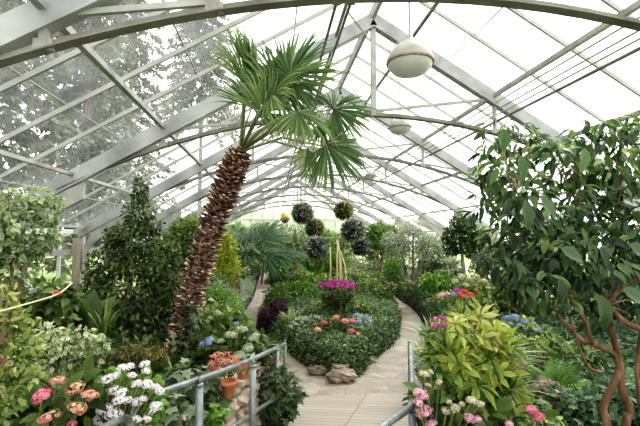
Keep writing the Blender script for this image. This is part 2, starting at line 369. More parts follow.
def _pinnate(n=11):
    V = []; Fs = []; t = []
    for k in range(n):
        y = .12+.86*k/n; L = .30*math.sin(PI*(.18+.75*k/n))+.03
        for s in (-1, 1):
            b = len(V); V += [(0, y, 0), (s*L*.5, y+.09, -.01), (s*L, y+.16, -.07), (s*L*.5, y+.035, -.01)]; t += [-.1, .05, .1, .05]
            Fs.append((b, b+1, b+2, b+3) if s < 0 else (b, b+3, b+2, b+1))
    z = np.array(V); z[:, 2] += -.35*z[:, 1]**2+.1*z[:, 1]
    return z, Fs, np.array(t)
T['pinnate'] = _pinnate()
def unit(a): return a/np.maximum(np.linalg.norm(a, axis=1, keepdims=True), 1e-9)

class Leaves:
    """collects leaves by template, builds one mesh"""
    def __init__(s): s.V = []; s.L = []; s.S = []; s.t = []; s.nv = 0; s.nl = 0
    def add(s, P, D, N, size, tmpl, tint):
        tv, tf, tt = T[tmpl]; n = len(P); k = len(tv)
        if n == 0: return s
        D = unit(D); X = unit(np.cross(D, N)); Z = np.cross(X, D)
        S = np.broadcast_to(np.asarray(size, float).reshape(-1, 1, 1) if np.ndim(size) else np.full((1, 1, 1), size), (n, 1, 1))
        V = P[:, None, :]+S*(tv[None, :, 0:1]*X[:, None, :]+tv[None, :, 1:2]*D[:, None, :]+tv[None, :, 2:3]*Z[:, None, :])
        s.V.append(V.reshape(-1, 3)); fl = np.concatenate([np.array(f) for f in tf]); off = (np.arange(n)*k)[:, None]
        s.L.append((fl[None, :]+off+s.nv).ravel())
        st = np.cumsum([0]+[len(f) for f in tf])[:-1]; s.S.append((st[None, :]+(np.arange(n)*len(fl))[:, None]+s.nl).ravel())
        s.t.append((np.asarray(tint).reshape(-1, 1)*np.ones((n, 1))+tt[None, :]).ravel()); s.nv += n*k; s.nl += n*len(fl); return s
    def mesh(s, name, mat, origin=(0, 0, 0)):
        V = np.concatenate(s.V)-np.array(origin)
        return raw_mesh(name, V, np.concatenate(s.L), np.concatenate(s.S), None, M[mat], np.clip(np.concatenate(s.t), 0, 1), True)

def sph(n):
    a = rng.normal(size=(n, 3)); return unit(a)
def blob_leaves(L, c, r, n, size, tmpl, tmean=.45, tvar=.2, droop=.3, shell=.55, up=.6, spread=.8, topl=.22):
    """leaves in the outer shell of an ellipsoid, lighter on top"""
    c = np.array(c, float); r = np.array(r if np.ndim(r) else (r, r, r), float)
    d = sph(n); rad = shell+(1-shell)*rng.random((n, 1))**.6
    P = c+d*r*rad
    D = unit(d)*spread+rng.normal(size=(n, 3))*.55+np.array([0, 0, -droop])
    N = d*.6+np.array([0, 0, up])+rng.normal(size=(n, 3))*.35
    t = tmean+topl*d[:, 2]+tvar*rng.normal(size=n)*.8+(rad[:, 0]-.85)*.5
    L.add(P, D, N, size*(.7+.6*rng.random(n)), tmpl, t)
def lumpy(L, c, r, n, size, tmpl, lumps=8, **k):
    c = np.array(c, float); r = np.array(r, float)
    blob_leaves(L, c, r*.82, n//2, size, tmpl, **k)
    for i in range(lumps):
        d = sph(1)[0]; d[2] = abs(d[2])*1.1-.25
        q = .30+.22*rng.random()
        blob_leaves(L, c+d*r*(1-q*.75), r*q, n//2//lumps, size, tmpl, **k)

USED = set()
def plant(name, label, cat, px, py0, py1, w, Y, leaf, mat, n, tmpl='diamond', trunk=None, tr=.03, depth=1., stems=1, lumps=8, group=None, part='foliage', shape='ball', **k):
    """a shrub or small tree: crown spans rows py1 (top) to py0 (bottom) and w pixels wide at distance Y; stems reach the bed"""
    top = at(px, py1, Y); bot = at(px, py0, Y); rx = w/2*Y/F; cz = (top.z+bot.z)/2; rz = max((top.z-bot.z)/2, .05)
    gx, gy = top.x, Y; gz = h1(gx, gy)
    root = thing(name, label, cat, (gx, gy, gz), group)
    L = Leaves()
    if shape == 'cone':
        for i in range(9):
            f = (i+.5)/9; q = rx*(1-f)**.75*(.9+.2*rng.random())+rx*.10
            blob_leaves(L, (gx+rng.normal()*rx*.06, gy, bot.z+2*rz*f*.93), (q, q*depth, rz/5.2), int(n*(1-f*.75)/5.6), leaf, tmpl, **k)
    else:
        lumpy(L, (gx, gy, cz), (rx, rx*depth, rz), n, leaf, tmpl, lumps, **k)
    link(part, L.mesh(part, mat, (gx, gy, gz)), root)
    hb = bot.z-gz
    if trunk:
        for i in range(stems):
            mb = MB(); a = random.uniform(0, 6); s = 0 if stems == 1 else .5*rx
            p = [Vector((0, 0, -.05)), Vector((s*.15*math.cos(a)+random.uniform(-.5, .5)*tr, s*.15*math.sin(a), hb*.5)), Vector((s*.5*math.cos(a), s*.5*math.sin(a), hb+rz*.4)), Vector((s*.8*math.cos(a), s*.8*math.sin(a), hb+rz*1.1))]
            mb.tube(p, [tr*1.25, tr, tr*.7, tr*.3]); link('trunk' if tr > .02 else 'stem', mb.mesh('trunk', trunk, True), root)
    return root, Vector((gx, gy, gz))

# flower heads ------------------------------------------------------------
HEADS = {}
def head_mesh(mat, n=46, seed=0, flat=.8):
    key = (mat, n, seed)
    if key not in HEADS:
        L = Leaves(); i = np.arange(n)+.5; z = 1-1.55*i/n; a = i*2.39996; r = np.sqrt(np.clip(1-z*z, 0, 1))
        d = np.stack([r*np.cos(a), r*np.sin(a), z*flat], 1)+rng.normal(size=(n, 3))*.10
        nn = unit(d); ref = sph(n); D = np.cross(nn, ref)
        t = .5+.25*rng.normal(size=n)
        L.add(d*.85, D, -nn, .30, 'floret', t)
        L.add(d*.8, D, nn, .30, 'floret', t)
        HEADS[key] = L.mesh('flower_head', mat)
    return HEADS[key]
def head(root, o, p, r, mat, label=None, n=46):
    h = link('flower_head', head_mesh(mat, n, random.randint(0, 1)), root, Vector(p)-Vector(o), (random.uniform(-.4, .4), random.uniform(-.4, .4), random.uniform(0, 6)), (r*random.uniform(.95, 1.15), r*random.uniform(.8, 1.0), r*random.uniform(.68, .85)))
    if label: h['label'] = label
    return h

# ================================================================== BUILDING
RX, RZ, SL = 1.977, ZC+4.427, .589
XL, XR = RX-7.283, RX+7.283
Y0, SP, NT = 3.77, 4.0, 9
YB, YE = -4.25, Y0+8*SP
def roof(d): return RZ-SL*abs(d)
EZ = roof(7.283)
ang = math.atan(SL)

# terrain / soil floor
def grid_mesh(name, x0, x1, y0, y1, s, mat, f):
    nx = int((x1-x0)/s)+1; ny = int((y1-y0)/s)+1
    X, Y = np.meshgrid(np.linspace(x0, x1, nx), np.linspace(y0, y1, ny)); P = np.stack([X.ravel(), Y.ravel()], 1)
    V = np.column_stack([P, f(P)]); i = np.arange((nx-1)*(ny-1)); a = (i//(nx-1))*nx+i % (nx-1)
    Fq = np.stack([a, a+1, a+nx+1, a+nx], 1)
    return raw_mesh(name, V, Fq.ravel(), np.arange(len(Fq))*4, None, M[mat], None, True)
o = link('floor', grid_mesh('floor', XL, XR, YB, YE, .11, 'soil', H)); tag(o, kind='structure')
# flagstone path
def poly_obj(name, poly, zf, mat):
    tris = geometry.tessellate_polygon([[Vector((x, y, 0)) for x, y in poly]])
    mb = MB(); mb.add([(x, y, zf(y)) for x, y in poly], [tuple(t) for t in tris])
    o = struct(name, mb, mat)
    if o.data.polygons[0].normal.z < 0: o.data.flip_normals()
    return o
poly_obj('floor_flagstone_path', PATH, lambda y: .015, 'flag')
mb = MB()
ys = [.0, 1.0, 1.55, 3.0, 4.0, 5.0, 5.6, 6.3, 6.9, 6.98]
def lx(y): return float(np.interp(y, [0, 2.9, 5.6, 6.98], [-.95, -.92, .18, .28]))
def rx_(y): return float(np.interp(y, [0, 3.0, 4.75, 5.82, 6.98], [1.02, 1.10, 1.72, 2.02, 2.5]))
V = []; Fs = []
for y in ys: V += [(lx(y), y, float(ramp_z(y))+.03), (rx_(y), y, float(ramp_z(y))+.03)]
for i in range(len(ys)-1): Fs.append((2*i, 2*i+1, 2*i+3, 2*i+2))
mb.add(V, Fs); struct('floor_ramp', mb, 'boards')

# roof glass
def glass(name, quads, mat):
    mb = MB()
    for q in quads: mb.add(q, [(0, 1, 2, 3)])
    return struct(name, mb, mat)
zo = .10
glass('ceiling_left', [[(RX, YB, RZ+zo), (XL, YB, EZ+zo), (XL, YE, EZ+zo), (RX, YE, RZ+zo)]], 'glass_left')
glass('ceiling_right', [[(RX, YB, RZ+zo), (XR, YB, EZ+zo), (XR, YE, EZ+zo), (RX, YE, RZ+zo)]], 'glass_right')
cl = bpy.data.objects['ceiling_left']; cr = bpy.data.objects['ceiling_right']
# glazing bars: one every metre between the trusses
for side, par in ((-1, cl), (1, cr)):
    mb = MB(); mb.bar((RX, 0, RZ+.05), (RX+side*7.283, 0, EZ+.05), .034, .06)
    me = mb.mesh('glazing_bar', 'steel_pale')
    mbx = MB(); mbx.bar((RX, 0, RZ+.0), (RX+side*7.283, 0, EZ+.0), .02, .06)
    y = Y0-4
    k = 0
    while y < YE-.2:
        if k % 4: link('glazing_bar', me, par, (0, y, 0))
        y += 1; k += 1
# purlins run the length of the house
for d, w in ((.75, .05), (2.51, .075), (3.96, .075), (5.5, .06), (6.95, .07)):
    for side, par in ((-1, cl), (1, cr)):
        if d == 2.51 and side < 0: continue
        mb = MB(); z = roof(d)-.10
        mb.bar((RX+side*d, YB, z), (RX+side*d, YE, z), w, w)
        link('purlin', mb.mesh('purlin', 'steel_dark' if d < 1 else 'steel'), par)
# faint pane seams
for d in (1.6, 3.2, 4.7, 6.2):
    for side, par in ((-1, cl), (1, cr)):
        mb = MB(); z = roof(d)+.09
        mb.bar((RX+side*d, YB, z), (RX+side*d, YE, z), .02, .012)
        link('pane_seam', mb.mesh('pane_seam', 'steel_pale'), par)
mb = MB(); mb.bar((RX, YB, RZ-.03), (RX, YE, RZ-.03), .07, .22); struct('trim_ridge', mb, 'steel_pale')

# trusses
def chord_z(d): return 5.035-.046*d*d
names = ['nearest roof truss crossing the very top of the view', 'second roof truss, its king post beside the big dome lamp', 'third roof truss, behind the palm fronds',
         'fourth roof truss from the viewer', 'fifth roof truss from the viewer', 'sixth roof truss from the viewer', 'seventh roof truss from the viewer', 'eighth roof truss, last before the end wall']
for k in range(NT):
    if k == 8: break
    y = Y0+k*SP
    t = thing('roof_truss', 'pale steel '+names[k], 'roof truss', (RX, y, 0), 'arched roof trusses')
    for s in (-1, 1):
        mb = MB(); mb.bar((0, 0, RZ-.16), (s*7.15, 0, roof(7.15)-.16), .09, .26)
        mb.bar((0, 0, RZ-.30), (s*7.15, 0, roof(7.15)-.30), .15, .025)
        link('rafter', mb.mesh('rafter', 'rafter_paint'), t)
        # eave post with curved knee
        mb = MB(); mb.box((s*7.12, 0, (EZ-.2)/2), (.20, .20, EZ-.2))
        link('eave_post', mb.mesh('eave_post', 'wood'), t)
        mb = MB(); q = [(-6.98, 1.75), (-6.95, 2.1), (-6.8, 2.42), (-6.45, 2.72), (-5.9, 3.0), (-5.3, 3.35)]
        for a, b in zip(q[:-1], q[1:]):
            mb.add([(s*-a[0], -.05, a[1]), (s*-b[0], -.05, b[1]), (s*-b[0], -.05, b[1]+.3), (s*-a[0], -.05, a[1]+.35 if a[1] > 2.6 else a[1]+.35),
                    (s*-a[0], .05, a[1]), (s*-b[0], .05, b[1]), (s*-b[0], .05, b[1]+.3), (s*-a[0], .05, a[1]+.35)],
                   [(0, 1, 2, 3), (7, 6, 5, 4), (0, 4, 5, 1), (3, 2, 6, 7), (0, 3, 7, 4), (1, 5, 6, 2)])
        link('knee_brace', mb.mesh('knee_brace', 'steel'), t)
    mb = MB(); N = 28; ds = [-5.75+11.5*i/N for i in range(N+1)]
    for a, b in zip(ds[:-1], ds[1:]):
        A = Vector((a, 0, chord_z(a))); B = Vector((b, 0, chord_z(b)))
        mb.bar(A, B, .12, .016, up=(0, 0, 1)); mb.bar(A+Vector((0, .0, .035)), B+Vector((0, 0, .035)), .02, .07)
    link('bottom_chord', mb.mesh('bottom_chord', 'steel_dark'), t)
    mb = MB(); mb.box((0, 0, (RZ-.2+chord_z(0))/2), (.10, .08, RZ-.2-chord_z(0))); link('king_post', mb.mesh('king_post', 'steel'), t)
    for d in (-3.96, -2.51, 2.51, 3.96):
        mb = MB(); z1 = roof(d)-.15; z0 = chord_z(d)
        mb.box((d, 0, (z0+z1)/2), (.06, .07, z1-z0)); mb.box((d, 0, z0+.05), (.16, .05, .10)); mb.box((d, 0, z1-.05), (.16, .05, .10))
        link('strut', mb.mesh('strut', 'steel'), t)
    for s in (-1, 1):
        for d1, d0 in ((2.51, 0), (3.96, 2.51)):
            mb = MB(); mb.bar((s*d1, 0, roof(d1)-.17), (s*d0, 0, chord_z(d0)+.10), .045, .055); link('tie_bar', mb.mesh('tie_bar', 'steel'), t)

# side walls
def side_wall(name, X, sgn):
    mb = MB(); mb.box((X+sgn*.05, (YB+YE)/2, .25), (.25, YE-YB, .5)); w = struct(name, mb, 'sill')
    mb = MB(); mb.box((X+sgn*.0, (YB+YE)/2, .53), (.34, YE-YB, .06)); struct('trim_sill_'+name[5:], mb, 'sill')
    mb = MB(); mb.add([(X, YB, .5), (X, YE, .5), (X, YE, EZ), (X, YB, EZ)], [(0, 1, 2, 3)]); struct('window_1' if sgn < 0 else 'window_2', mb, 'glass_wall')
    g = bpy.data.objects['window_1' if sgn < 0 else 'window_2']
    y = YB+.7
    while y < YE:
        mb = MB(); mb.box((X, y, (.5+EZ)/2), (.07, .07, EZ-.5)); link('mullion', mb.mesh('mullion', 'white'), g); y += SP/3
    mb = MB(); mb.box((X, (YB+YE)/2, 2.27), (.12, YE-YB, .14)); link('transom', mb.mesh('transom', 'steel'), g)
    mb = MB(); mb.box((X, (YB+YE)/2, EZ-.03), (.14, YE-YB, .12)); link('eave_beam', mb.mesh('eave_beam', 'white'), g)
side_wall('wall_left', XL, -1); side_wall('wall_right', XR, 1)
# end walls
for nm, yy, wn in (('wall_end', YE, 'window_3'), ('wall_behind', YB, 'window_4')):
    mb = MB(); mb.box((RX, yy, .35), (XR-XL, .2, .7)); struct(nm, mb, 'sill')
    mb = MB(); mb.add([(XL, yy, .7), (XR, yy, .7), (XR, yy, EZ+.1), (RX, yy, RZ+.1), (XL, yy, EZ+.1)], [(0, 1, 2, 3, 4)]); g = struct(wn, mb, 'glass_end')
    for i in range(17):
        x = XL+(XR-XL)*i/16; zt = roof(x-RX)+.05
        mb = MB(); mb.box((x, yy, (.7+zt)/2), (.06, .08, zt-.7)); link('mullion', mb.mesh('mullion', 'white'), g)
    for z in (1.9, 2.95, 4.1, 5.3):
        hw = min(7.28, (RZ-z)/SL); mb = MB(); mb.box((RX, yy, z), (2*hw, .09, .14 if z == 2.95 else .06)); link('transom', mb.mesh('transom', 'white'), g)
    for s in (-1, 1):
        mb = MB(); mb.bar((RX, yy, RZ), (RX+s*7.28, yy, EZ), .12, .18); link('gable_rafter', mb.mesh('gable_rafter', 'steel'), g)

# heating pipes under the right slope
for i, (px, py, r) in enumerate(((495, 103, .014), (500, 108, .014), (497, 115, .014), (497, 121, .026))):
    p = at(px, py, 7.77); mb = MB(); mb.tube([(p.x, YB, p.z), (p.x, YE, p.z)], r, 8)
    o = link('service_pipe', mb.mesh('service_pipe', 'steel_dark' if i == 3 else 'steel', True))
    tag(o, ['thin grey pipe highest of four running under the right roof slope', 'thin grey pipe second from top of the four under the right roof slope', 'thin grey pipe third from top of the four under the right roof slope',
            'thickest pipe, lowest of four running under the right roof slope'][i], 'pipe', 'pipes under the right roof slope')
# vent shafts near the ridge on the left
for i, (px, py) in enumerate(((338, 40), (326, 40))):
    p = at(px, py, 6.0); t = thing('vent_opener', ['dark vent opening shaft just left of the ridge, with slanting arm', 'dark vent opening shaft farther left of the ridge'][i], 'vent shaft', (p.x, 6, p.z), 'vent shafts by the ridge')
    mb = MB(); mb.tube([(0, -4, 0), (0, YE-7, 0)], .022, 8)
    for k in range(7): mb.box((0, -1.1+k*4, 0), (.09, .14, .09))
    link('shaft', mb.mesh('shaft', 'steel_dark'), t)
    if i == 0:
        for a, b in (((347, 11, 7.0), (366, 35, 7.3)), ((352, 88, 11.2), (361, 100, 11.4))):
            mb = MB(); mb.tube([at(*a), at(*b)], .018, 6); link('arm', mb.mesh('arm', 'steel', False, t.location), t)

# lamps
def lamp(p, r, label, ztop):
    t = thing('pendant_lamp', label, 'lamp', p, 'dome lamps hung from the roof')
    mb = MB(); mb.lathe([(r*.10, r*1.22), (r*.14, r*1.1), (r*.22, r*1.0), (r*.30, r*.9), (r*.62, r*.72), (r*.88, r*.42), (r, r*.10), (r*1.0, 0), (r*.96, 0)], (0, 0, 0)); link('lamp_shade', mb.mesh('lamp_shade', 'lampshade', True), t)
    mb = MB(); mb.lathe([(r*1.0, .03*r), (r*1.03, 0), (r*1.0, -.06*r), (r*.95, -.05*r), (r*1.0, .03*r)], (0, 0, 0)); link('rim', mb.mesh('rim', 'rust', True), t)
    mb = MB(); mb.lathe([(r*.96, -.02*r), (r*.9, -.22*r), (r*.7, -.42*r), (r*.4, -.54*r), (.001, -.58*r)], (0, 0, 0)); link('lens', mb.mesh('lens', 'lamp_glass', True), t)
    mb = MB(); mb.tube([(0, 0, r*1.2), (0, 0, ztop-p[2])], r*.05, 8); link('rod', mb.mesh('rod', 'steel_pale'), t)
    mb = MB()
    for s in (-1, 1): mb.tube([(s*r*1.01, 0, 0), (s*r*.95, 0, r*.45), (s*r*.55, 0, r*.88), (s*r*.1, 0, r*1.18)], r*.02, 6)
    link('wire_guard', mb.mesh('wire_guard', 'steel_pale'), t)
p = at(410, 63, 4.2); lamp(p, .25, 'large cream dome pendant lamp hanging near the top centre', roof(p.x-RX)-.05)
p = at(400, 128, 8.6); lamp(p, .25, 'smaller-looking dome lamp farther along, right of the king post foot', roof(p.x-RX)-.05)
p = at(371, 176, 17.5); lamp(p, .25, 'tiny distant dome lamp under the arches', roof(p.x-RX)-.05)

# ================================================================== OUTSIDE
mb = MB(); mb.add([(-60, -20, -.12), (XL-.1, -20, -.12), (XL-.1, 80, -.12), (-60, 80, -.12)], [(0, 1, 2, 3)]); mb.add([(XR+.1, -20, -.12), (60, -20, -.12), (60, 80, -.12), (XR+.1, 80, -.12)], [(0, 1, 2, 3)])
mb.add([(XL-.1, YE+.1, -.12), (XR+.1, YE+.1, -.12), (XR+.1, 80, -.12), (XL-.1, 80, -.12)], [(0, 1, 2, 3)])
struct('ground_lawn', mb, 'lawn')
mb = MB(); mb.add([(-13.5, -5, -.1), (-11.8, -5, -.1), (-10.6, 40, -.1), (-12.2, 40, -.1)], [(0, 1, 2, 3)]); struct('ground_walk', mb, 'walk')
outs = [(-10, 4.5, 17, 3.6), (-11.5, 10.5, 22, 4.2), (-10.5, 16.5, 22, 3.8), (-17, 6, 24, 4.5), (-15.5, 22, 27, 4.6), (-12, 28.5, 27, 4.4), (-13, 39, 30, 5.5), (-19, 14, 28, 5.), (-9.8, -1.5, 12, 3.5), (-8.5, 50, 36, 8), (-9.5, 22, 20, 3.2), (-24, 20, 32, 6), (-22, 34, 36, 7)]
outl = ['tall blue-green conifer pressed close outside the upper left roof glass', 'broad drooping conifer outside the left glass behind the second truss', 'drooping conifer outside the left window by the timber post',
        'tallest dark conifer behind the others outside left', 'conifer outside the left glass beyond the weeping fig', 'smaller conifer outside the left wall near mid house', 'distant conifer outside the left wall toward the end',
        'large back-row conifer between two nearer ones outside left', 'conifer outside the left glass nearest the viewer', 'very tall far conifer whose crown shows faintly high above the palm', 'narrower conifer close outside the left glass midway along the house', 'huge back-row conifer far outside left of all the others', 'huge conifer farthest back outside the left roof']
for (x, y, h, r), lb in zip(outs, outl):
    root = thing('conifer_tree', lb, 'tree', (x, y, -.12), 'trees outside the left glass'); L = Leaves()
    nb = int(h*5)
    f0 = .45 if h > 33 else .10
    for i in range(nb):
        f = f0+(.98-f0)*i/nb; a = i*2.4+rng.random(); q = r*(1-f)**.6*(.75+.4*rng.random()); zz = h*f
        n = 125; s = .12+.88*rng.random(n)**.7
        P = np.stack([s*q*math.cos(a)+rng.normal(size=n)*.18, s*q*math.sin(a)+rng.normal(size=n)*.18, zz-s*s*q*.38+rng.normal(size=n)*.12], 1)
        D = np.stack([math.cos(a)+rng.normal(size=n)*.7, math.sin(a)+rng.normal(size=n)*.7, -.7+rng.normal(size=n)*.4], 1)
        L.add(P, D, np.tile([0, 0, 1.], (n, 1))+rng.normal(size=(n, 3))*.4, (.20+.006*h)*(.5+.9*rng.random(n)), 'diamond', .35+.25*rng.normal(size=n)+.2*s)
    link('foliage', L.mesh('foliage', 'l_out'), root)
    mb = MB(); mb.tube([(0, 0, 0), (.1, 0, h*.5), (0, .05, h*.95)], [.28, .18, .04], 10); link('trunk', mb.mesh('trunk', 'bark_grey', True), root)
for (x, y, h, r), lb in zip([(-3, 42, 6, 3.2), (2, 44, 6.5, 3.5), (7, 42, 6, 3.)], ['pale green tree beyond the end glass, left of centre', 'pale green tree beyond the middle of the end glass', 'pale green tree beyond the end glass on the right']):
    root = thing('broadleaf_tree', lb, 'tree', (x, y, -.12), 'trees beyond the end wall'); L = Leaves()
    lumpy(L, (0, 0, h*.6), (r, r, h*.42), 5000, .3, 'diamond', 10); link('foliage', L.mesh('foliage', 'l_pale'), root)
    mb = MB(); mb.tube([(0, 0, 0), (.1, 0, h*.7)], [.2, .1], 8); link('trunk', mb.mesh('trunk', 'bark_grey', True), root)

# ================================================================== PLANTS
def auto_n(rx, ry, leafpx, cov): return max(30, int(cov*rx*ry/leafpx**2))
AREA = {'lance': 1.1, 'diamond': 1.0, 'narrow': 2.2, 'ovate': .85, 'varieg': .65, 'ivy': .55, 'round': .45, 'blade': 4.5, 'palmate': .22, 'pinnate': .5}
def bush(name, label, cat, Y, blobs, leaf, mat, tmpl='diamond', cov=46, base=None, stem=None, tr=.02, stems=3, group=None, part='foliage', parts=None, **k):
    """blobs: (px, py, half width px, half height px[, metres nearer/farther]) crown masses of one plant standing at distance Y"""
    bx = base if base is not None else blobs[0][0]
    g = at(bx, 230, Y); gz = h1(g.x, Y); root = thing(name, label, cat, (g.x, Y, gz), group); L = Leaves()
    for b in blobs:
        dy = b[4] if len(b) > 4 else 0; c = at(b[0], b[1], Y+dy); s = (Y+dy)/F; lp = leaf/s
        n = auto_n(b[2], b[3], lp, cov*AREA[tmpl])
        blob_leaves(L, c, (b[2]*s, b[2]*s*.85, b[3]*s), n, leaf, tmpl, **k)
    link(part, L.mesh(part, mat, (g.x, Y, gz)), root)
    if stem:
        O = Vector((g.x, Y, gz))
        bl = sorted(blobs, key=lambda b: -b[2]*b[3])[:stems]
        mb = MB()
        for i, b in enumerate(bl):
            dy = b[4] if len(b) > 4 else 0; c = at(b[0], b[1], Y+dy)-O; e = c+Vector((0, 0, b[3]*(Y+dy)/F*.5))
            mb.tube([(random.uniform(-.5, .5)*tr, random.uniform(-.5, .5)*tr, -.05), (c.x*.35+random.uniform(-1, 1)*tr, c.y*.35, c.z*.45), tuple(c), tuple(e)], [tr*1.2, tr*.9, tr*.55, tr*.2], 7)
        link('trunk' if tr > .02 else 'stem', mb.mesh('stem', stem, True), root)
    return root, Vector((g.x, Y, gz))

# ---- covers --------------------------------------------------------------
def cover(name, label, cat, poly, n, leaf, mat, tmpl, hgt=.25, k=.4, skirt=.3, minz=None, tmean=.42, inner=None, group=None):
    P0 = np.array(poly); lo, hi = P0.min(0)-.15, P0.max(0)+.15
    P = lo+(hi-lo)*rng.random((n*2, 2)); ins = inside(P, poly); d = dist(P, poly)
    keep = ins if inner is None else ins & ((d < inner) | (rng.random(len(P)) < .35))
    P = P[keep]; d = d[keep]
    f = lambda Q, dd: H(Q)+hgt*ss((dd+.05)/k)*(.75+.25*np.sin(Q[:, 0]*4.3+1)*np.cos(Q[:, 1]*3.7))
    z = f(P, d); m = len(P); e = .08
    gx = (H(P+[e, 0])-H(P-[e, 0]))/(2*e); gy = (H(P+[0, e])-H(P-[0, e]))/(2*e)
    N = unit(np.stack([-gx, -gy, np.ones(m)], 1)+rng.normal(size=(m, 3))*.35)
    V = np.column_stack([P, z+.03*rng.normal(size=m)]); D = rng.normal(size=(m, 3))*[1, 1, .4]+N*.35+np.array([0, 0, -.1])
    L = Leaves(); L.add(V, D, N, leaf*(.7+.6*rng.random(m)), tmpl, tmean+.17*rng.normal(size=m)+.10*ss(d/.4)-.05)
    if skirt > 0:   # leaves hanging over the edge
        per = sum(math.dist(poly[i], poly[(i+1) % len(poly)]) for i in range(len(poly))); q = int(per*skirt*1.6*9/(leaf*leaf*10))
        idx = rng.random(q)*len(poly); i0 = idx.astype(int); fr = (idx-i0)[:, None]
        E0 = P0[i0]*(1-fr)+P0[(i0+1) % len(poly)]*fr; tg = unit(P0[(i0+1) % len(poly)]-P0[i0]); nn = np.stack([tg[:, 1], -tg[:, 0]], 1)
        area = sum(poly[i][0]*poly[(i+1) % len(poly)][1]-poly[(i+1) % len(poly)][0]*poly[i][1] for i in range(len(poly)))
        if area < 0: nn = -nn
        top = H(E0-nn*.22)+hgt*.5; u = rng.random(q)
        off = (.02+.12*np.sin(E0[:, 0]*5)*np.sin(E0[:, 1]*4))*1.0+.10*u
        zz = top*(1-u)+.04*u; Q = E0+nn*off[:, None]*.6-nn*.05
        N2 = np.column_stack([nn, .45*np.ones(q)])+rng.normal(size=(q, 3))*.35; D2 = np.column_stack([nn*.3, -.7*np.ones(q)])+rng.normal(size=(q, 3))*.55
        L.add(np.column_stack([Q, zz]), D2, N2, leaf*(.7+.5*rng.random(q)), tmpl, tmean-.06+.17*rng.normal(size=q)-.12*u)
    o = link(name, L.mesh(name, mat)); return tag(o, label, cat, group, 'stuff')
cover('ground_cover', 'dense small-leaved green creeper blanketing the pointed island bed', 'ground cover', ISLAND, 95000, .085, 'l_cover', 'diamond', .16, .3, .42)
hedgeL = [(-1.0, 11.6), (-1.05, 14.6), (-.96, 16.5), (-.86, 19), (-.9, 25), (-2.6, 25), (-3.3, 17), (-2.6, 11.3), (-1.6, 10.4)]
cover('ground_cover', 'silvery green trailing plants banked along the left branch of the path', 'ground cover', chaikin(hedgeL, 1), 22000, .13, 'l_silver', 'narrow', .75, .9, .5, tmean=.52)
hedgeR = [(3.95, 9.7), (4.5, 11.4), (5.25, 14.4), (5.45, 17.2), (5.7, 18.9), (4.6, 20.5), (2.6, 21.0), (2.6, 22.2), (6, 22.2), (7.2, 19), (6.6, 14), (5.6, 11), (4.6, 9.2)]
cover('ground_cover', 'low dark green hedge of tiny leaves curving along the outside of the right path', 'ground cover', chaikin(hedgeR, 1), 60000, .085, 'l_cover', 'diamond', .42, .45, .5, tmean=.36)
bedL = [(-1.7, 2.3), (-1.35, 3.4), (-.6, 5.0), (-.35, 5.7), (-.1, 6.3), (-.35, 8.), (-.95, 9.6), (-1.2, 11.5), (-2.6, 12.5), (-4.85, 12.5), (-4.85, 1.2), (-1.6, 1.4)]
cover('bed_foliage', 'mixed dark green leaves filling the raised bed on the left', 'foliage', bedL, 17000, .13, 'l_dark', 'ovate', .22, .3, .0, tmean=.40)
bankR = [(3.35, 3.2), (3.6, 5.2), (3.7, 7.2), (3.95, 9), (5.2, 10.4), (8.85, 10.4), (8.85, 2.2), (3.4, 2.2)]
cover('ivy_bank', 'pale-veined ivy spreading over the low bank below the right foreground tree', 'ivy', bankR, 26000, .10, 'l_ivypale', 'ivy', .28, .3, .0, tmean=.42)
nearR = [(1.25, 2.2), (1.32, 3.0), (1.9, 4.75), (2.25, 5.82), (3.0, 7.4), (3.7, 9), (2.95, 5.2), (2.6, 3.0), (2.4, 2.0)]
cover('bed_foliage', 'green undergrowth between the right handrail and the sunken rocks', 'foliage', nearR, 5200, .11, 'l_mid', 'ovate', .18, .25, .25, tmean=.36)
farR = [(5.9, 10.4), (7, 14), (7.5, 19), (6.4, 22.4), (2, 22.5), (-.4, 23), (.2, 31), (-.2, 35.1), (8.85, 35.1), (8.85, 10.4)]
cover('bed_foliage', 'low mixed greenery on the floor of the far right beds', 'foliage', farR, 30000, .17, 'l_mid', 'diamond', .3, .3, .0)
farL = [(-1.1, 25), (-.9, 31), (-1, 35.1), (-4.85, 35.1), (-4.85, 12.5), (-2.9, 12.5), (-3.4, 17), (-2.8, 25)]
cover('bed_foliage', 'low mixed greenery on the floor of the far left bed', 'foliage', farL, 14000, .17, 'l_mid', 'diamond', .3, .3, .0)

# ---- leaning palm ---------------------------------------------------------
bt = [(-.5, 0, -.16, -.05), (.5, 0, -.16, -.05), (.40, .9, -.03, .15), (-.36, .8, -.03, .15), (-.5, 0, .16, -.15), (.5, 0, .16, -.15), (.34, 1., .14, .60), (-.30, .85, .14, .52)]
T['boot'] = (np.array([(x*.40, y, z*.55) for x, y, z, t in bt]), [(0, 1, 2, 3), (7, 6, 5, 4), (3, 2, 6, 7), (0, 3, 7, 4), (1, 5, 6, 2)], np.array([t for *_, t in bt])-.05)
gp = at(170, 372, 5.6); gp.z = h1(gp.x, 5.6)
palm = thing('palm_tree', 'tall leaning palm with shaggy brown trunk and green fan fronds', 'palm tree', gp)
kn = [gp]+[at(*q) for q in ((178, 343, 5.55), (190, 300, 5.5), (203, 255, 5.4), (219, 207, 5.35), (231, 176, 5.3), (240, 152, 5.3))]
kr = [.10, .09, .105, .125, .128, .12, .05]
def cr_pts(K, n=8):
    K = [K[0]*2-K[1]]+list(K)+[K[-1]*2-K[-2]]; out = []
    for i in range(1, len(K)-2):
        for j in range(n):
            t = j/n; a, b, c, d = K[i-1], K[i], K[i+1], K[i+2]
            out.append(.5*((2*b)+(c-a)*t+(2*a-5*b+4*c-d)*t*t+(3*b-a-3*c+d)*t**3))
    out.append(K[-2]); return out
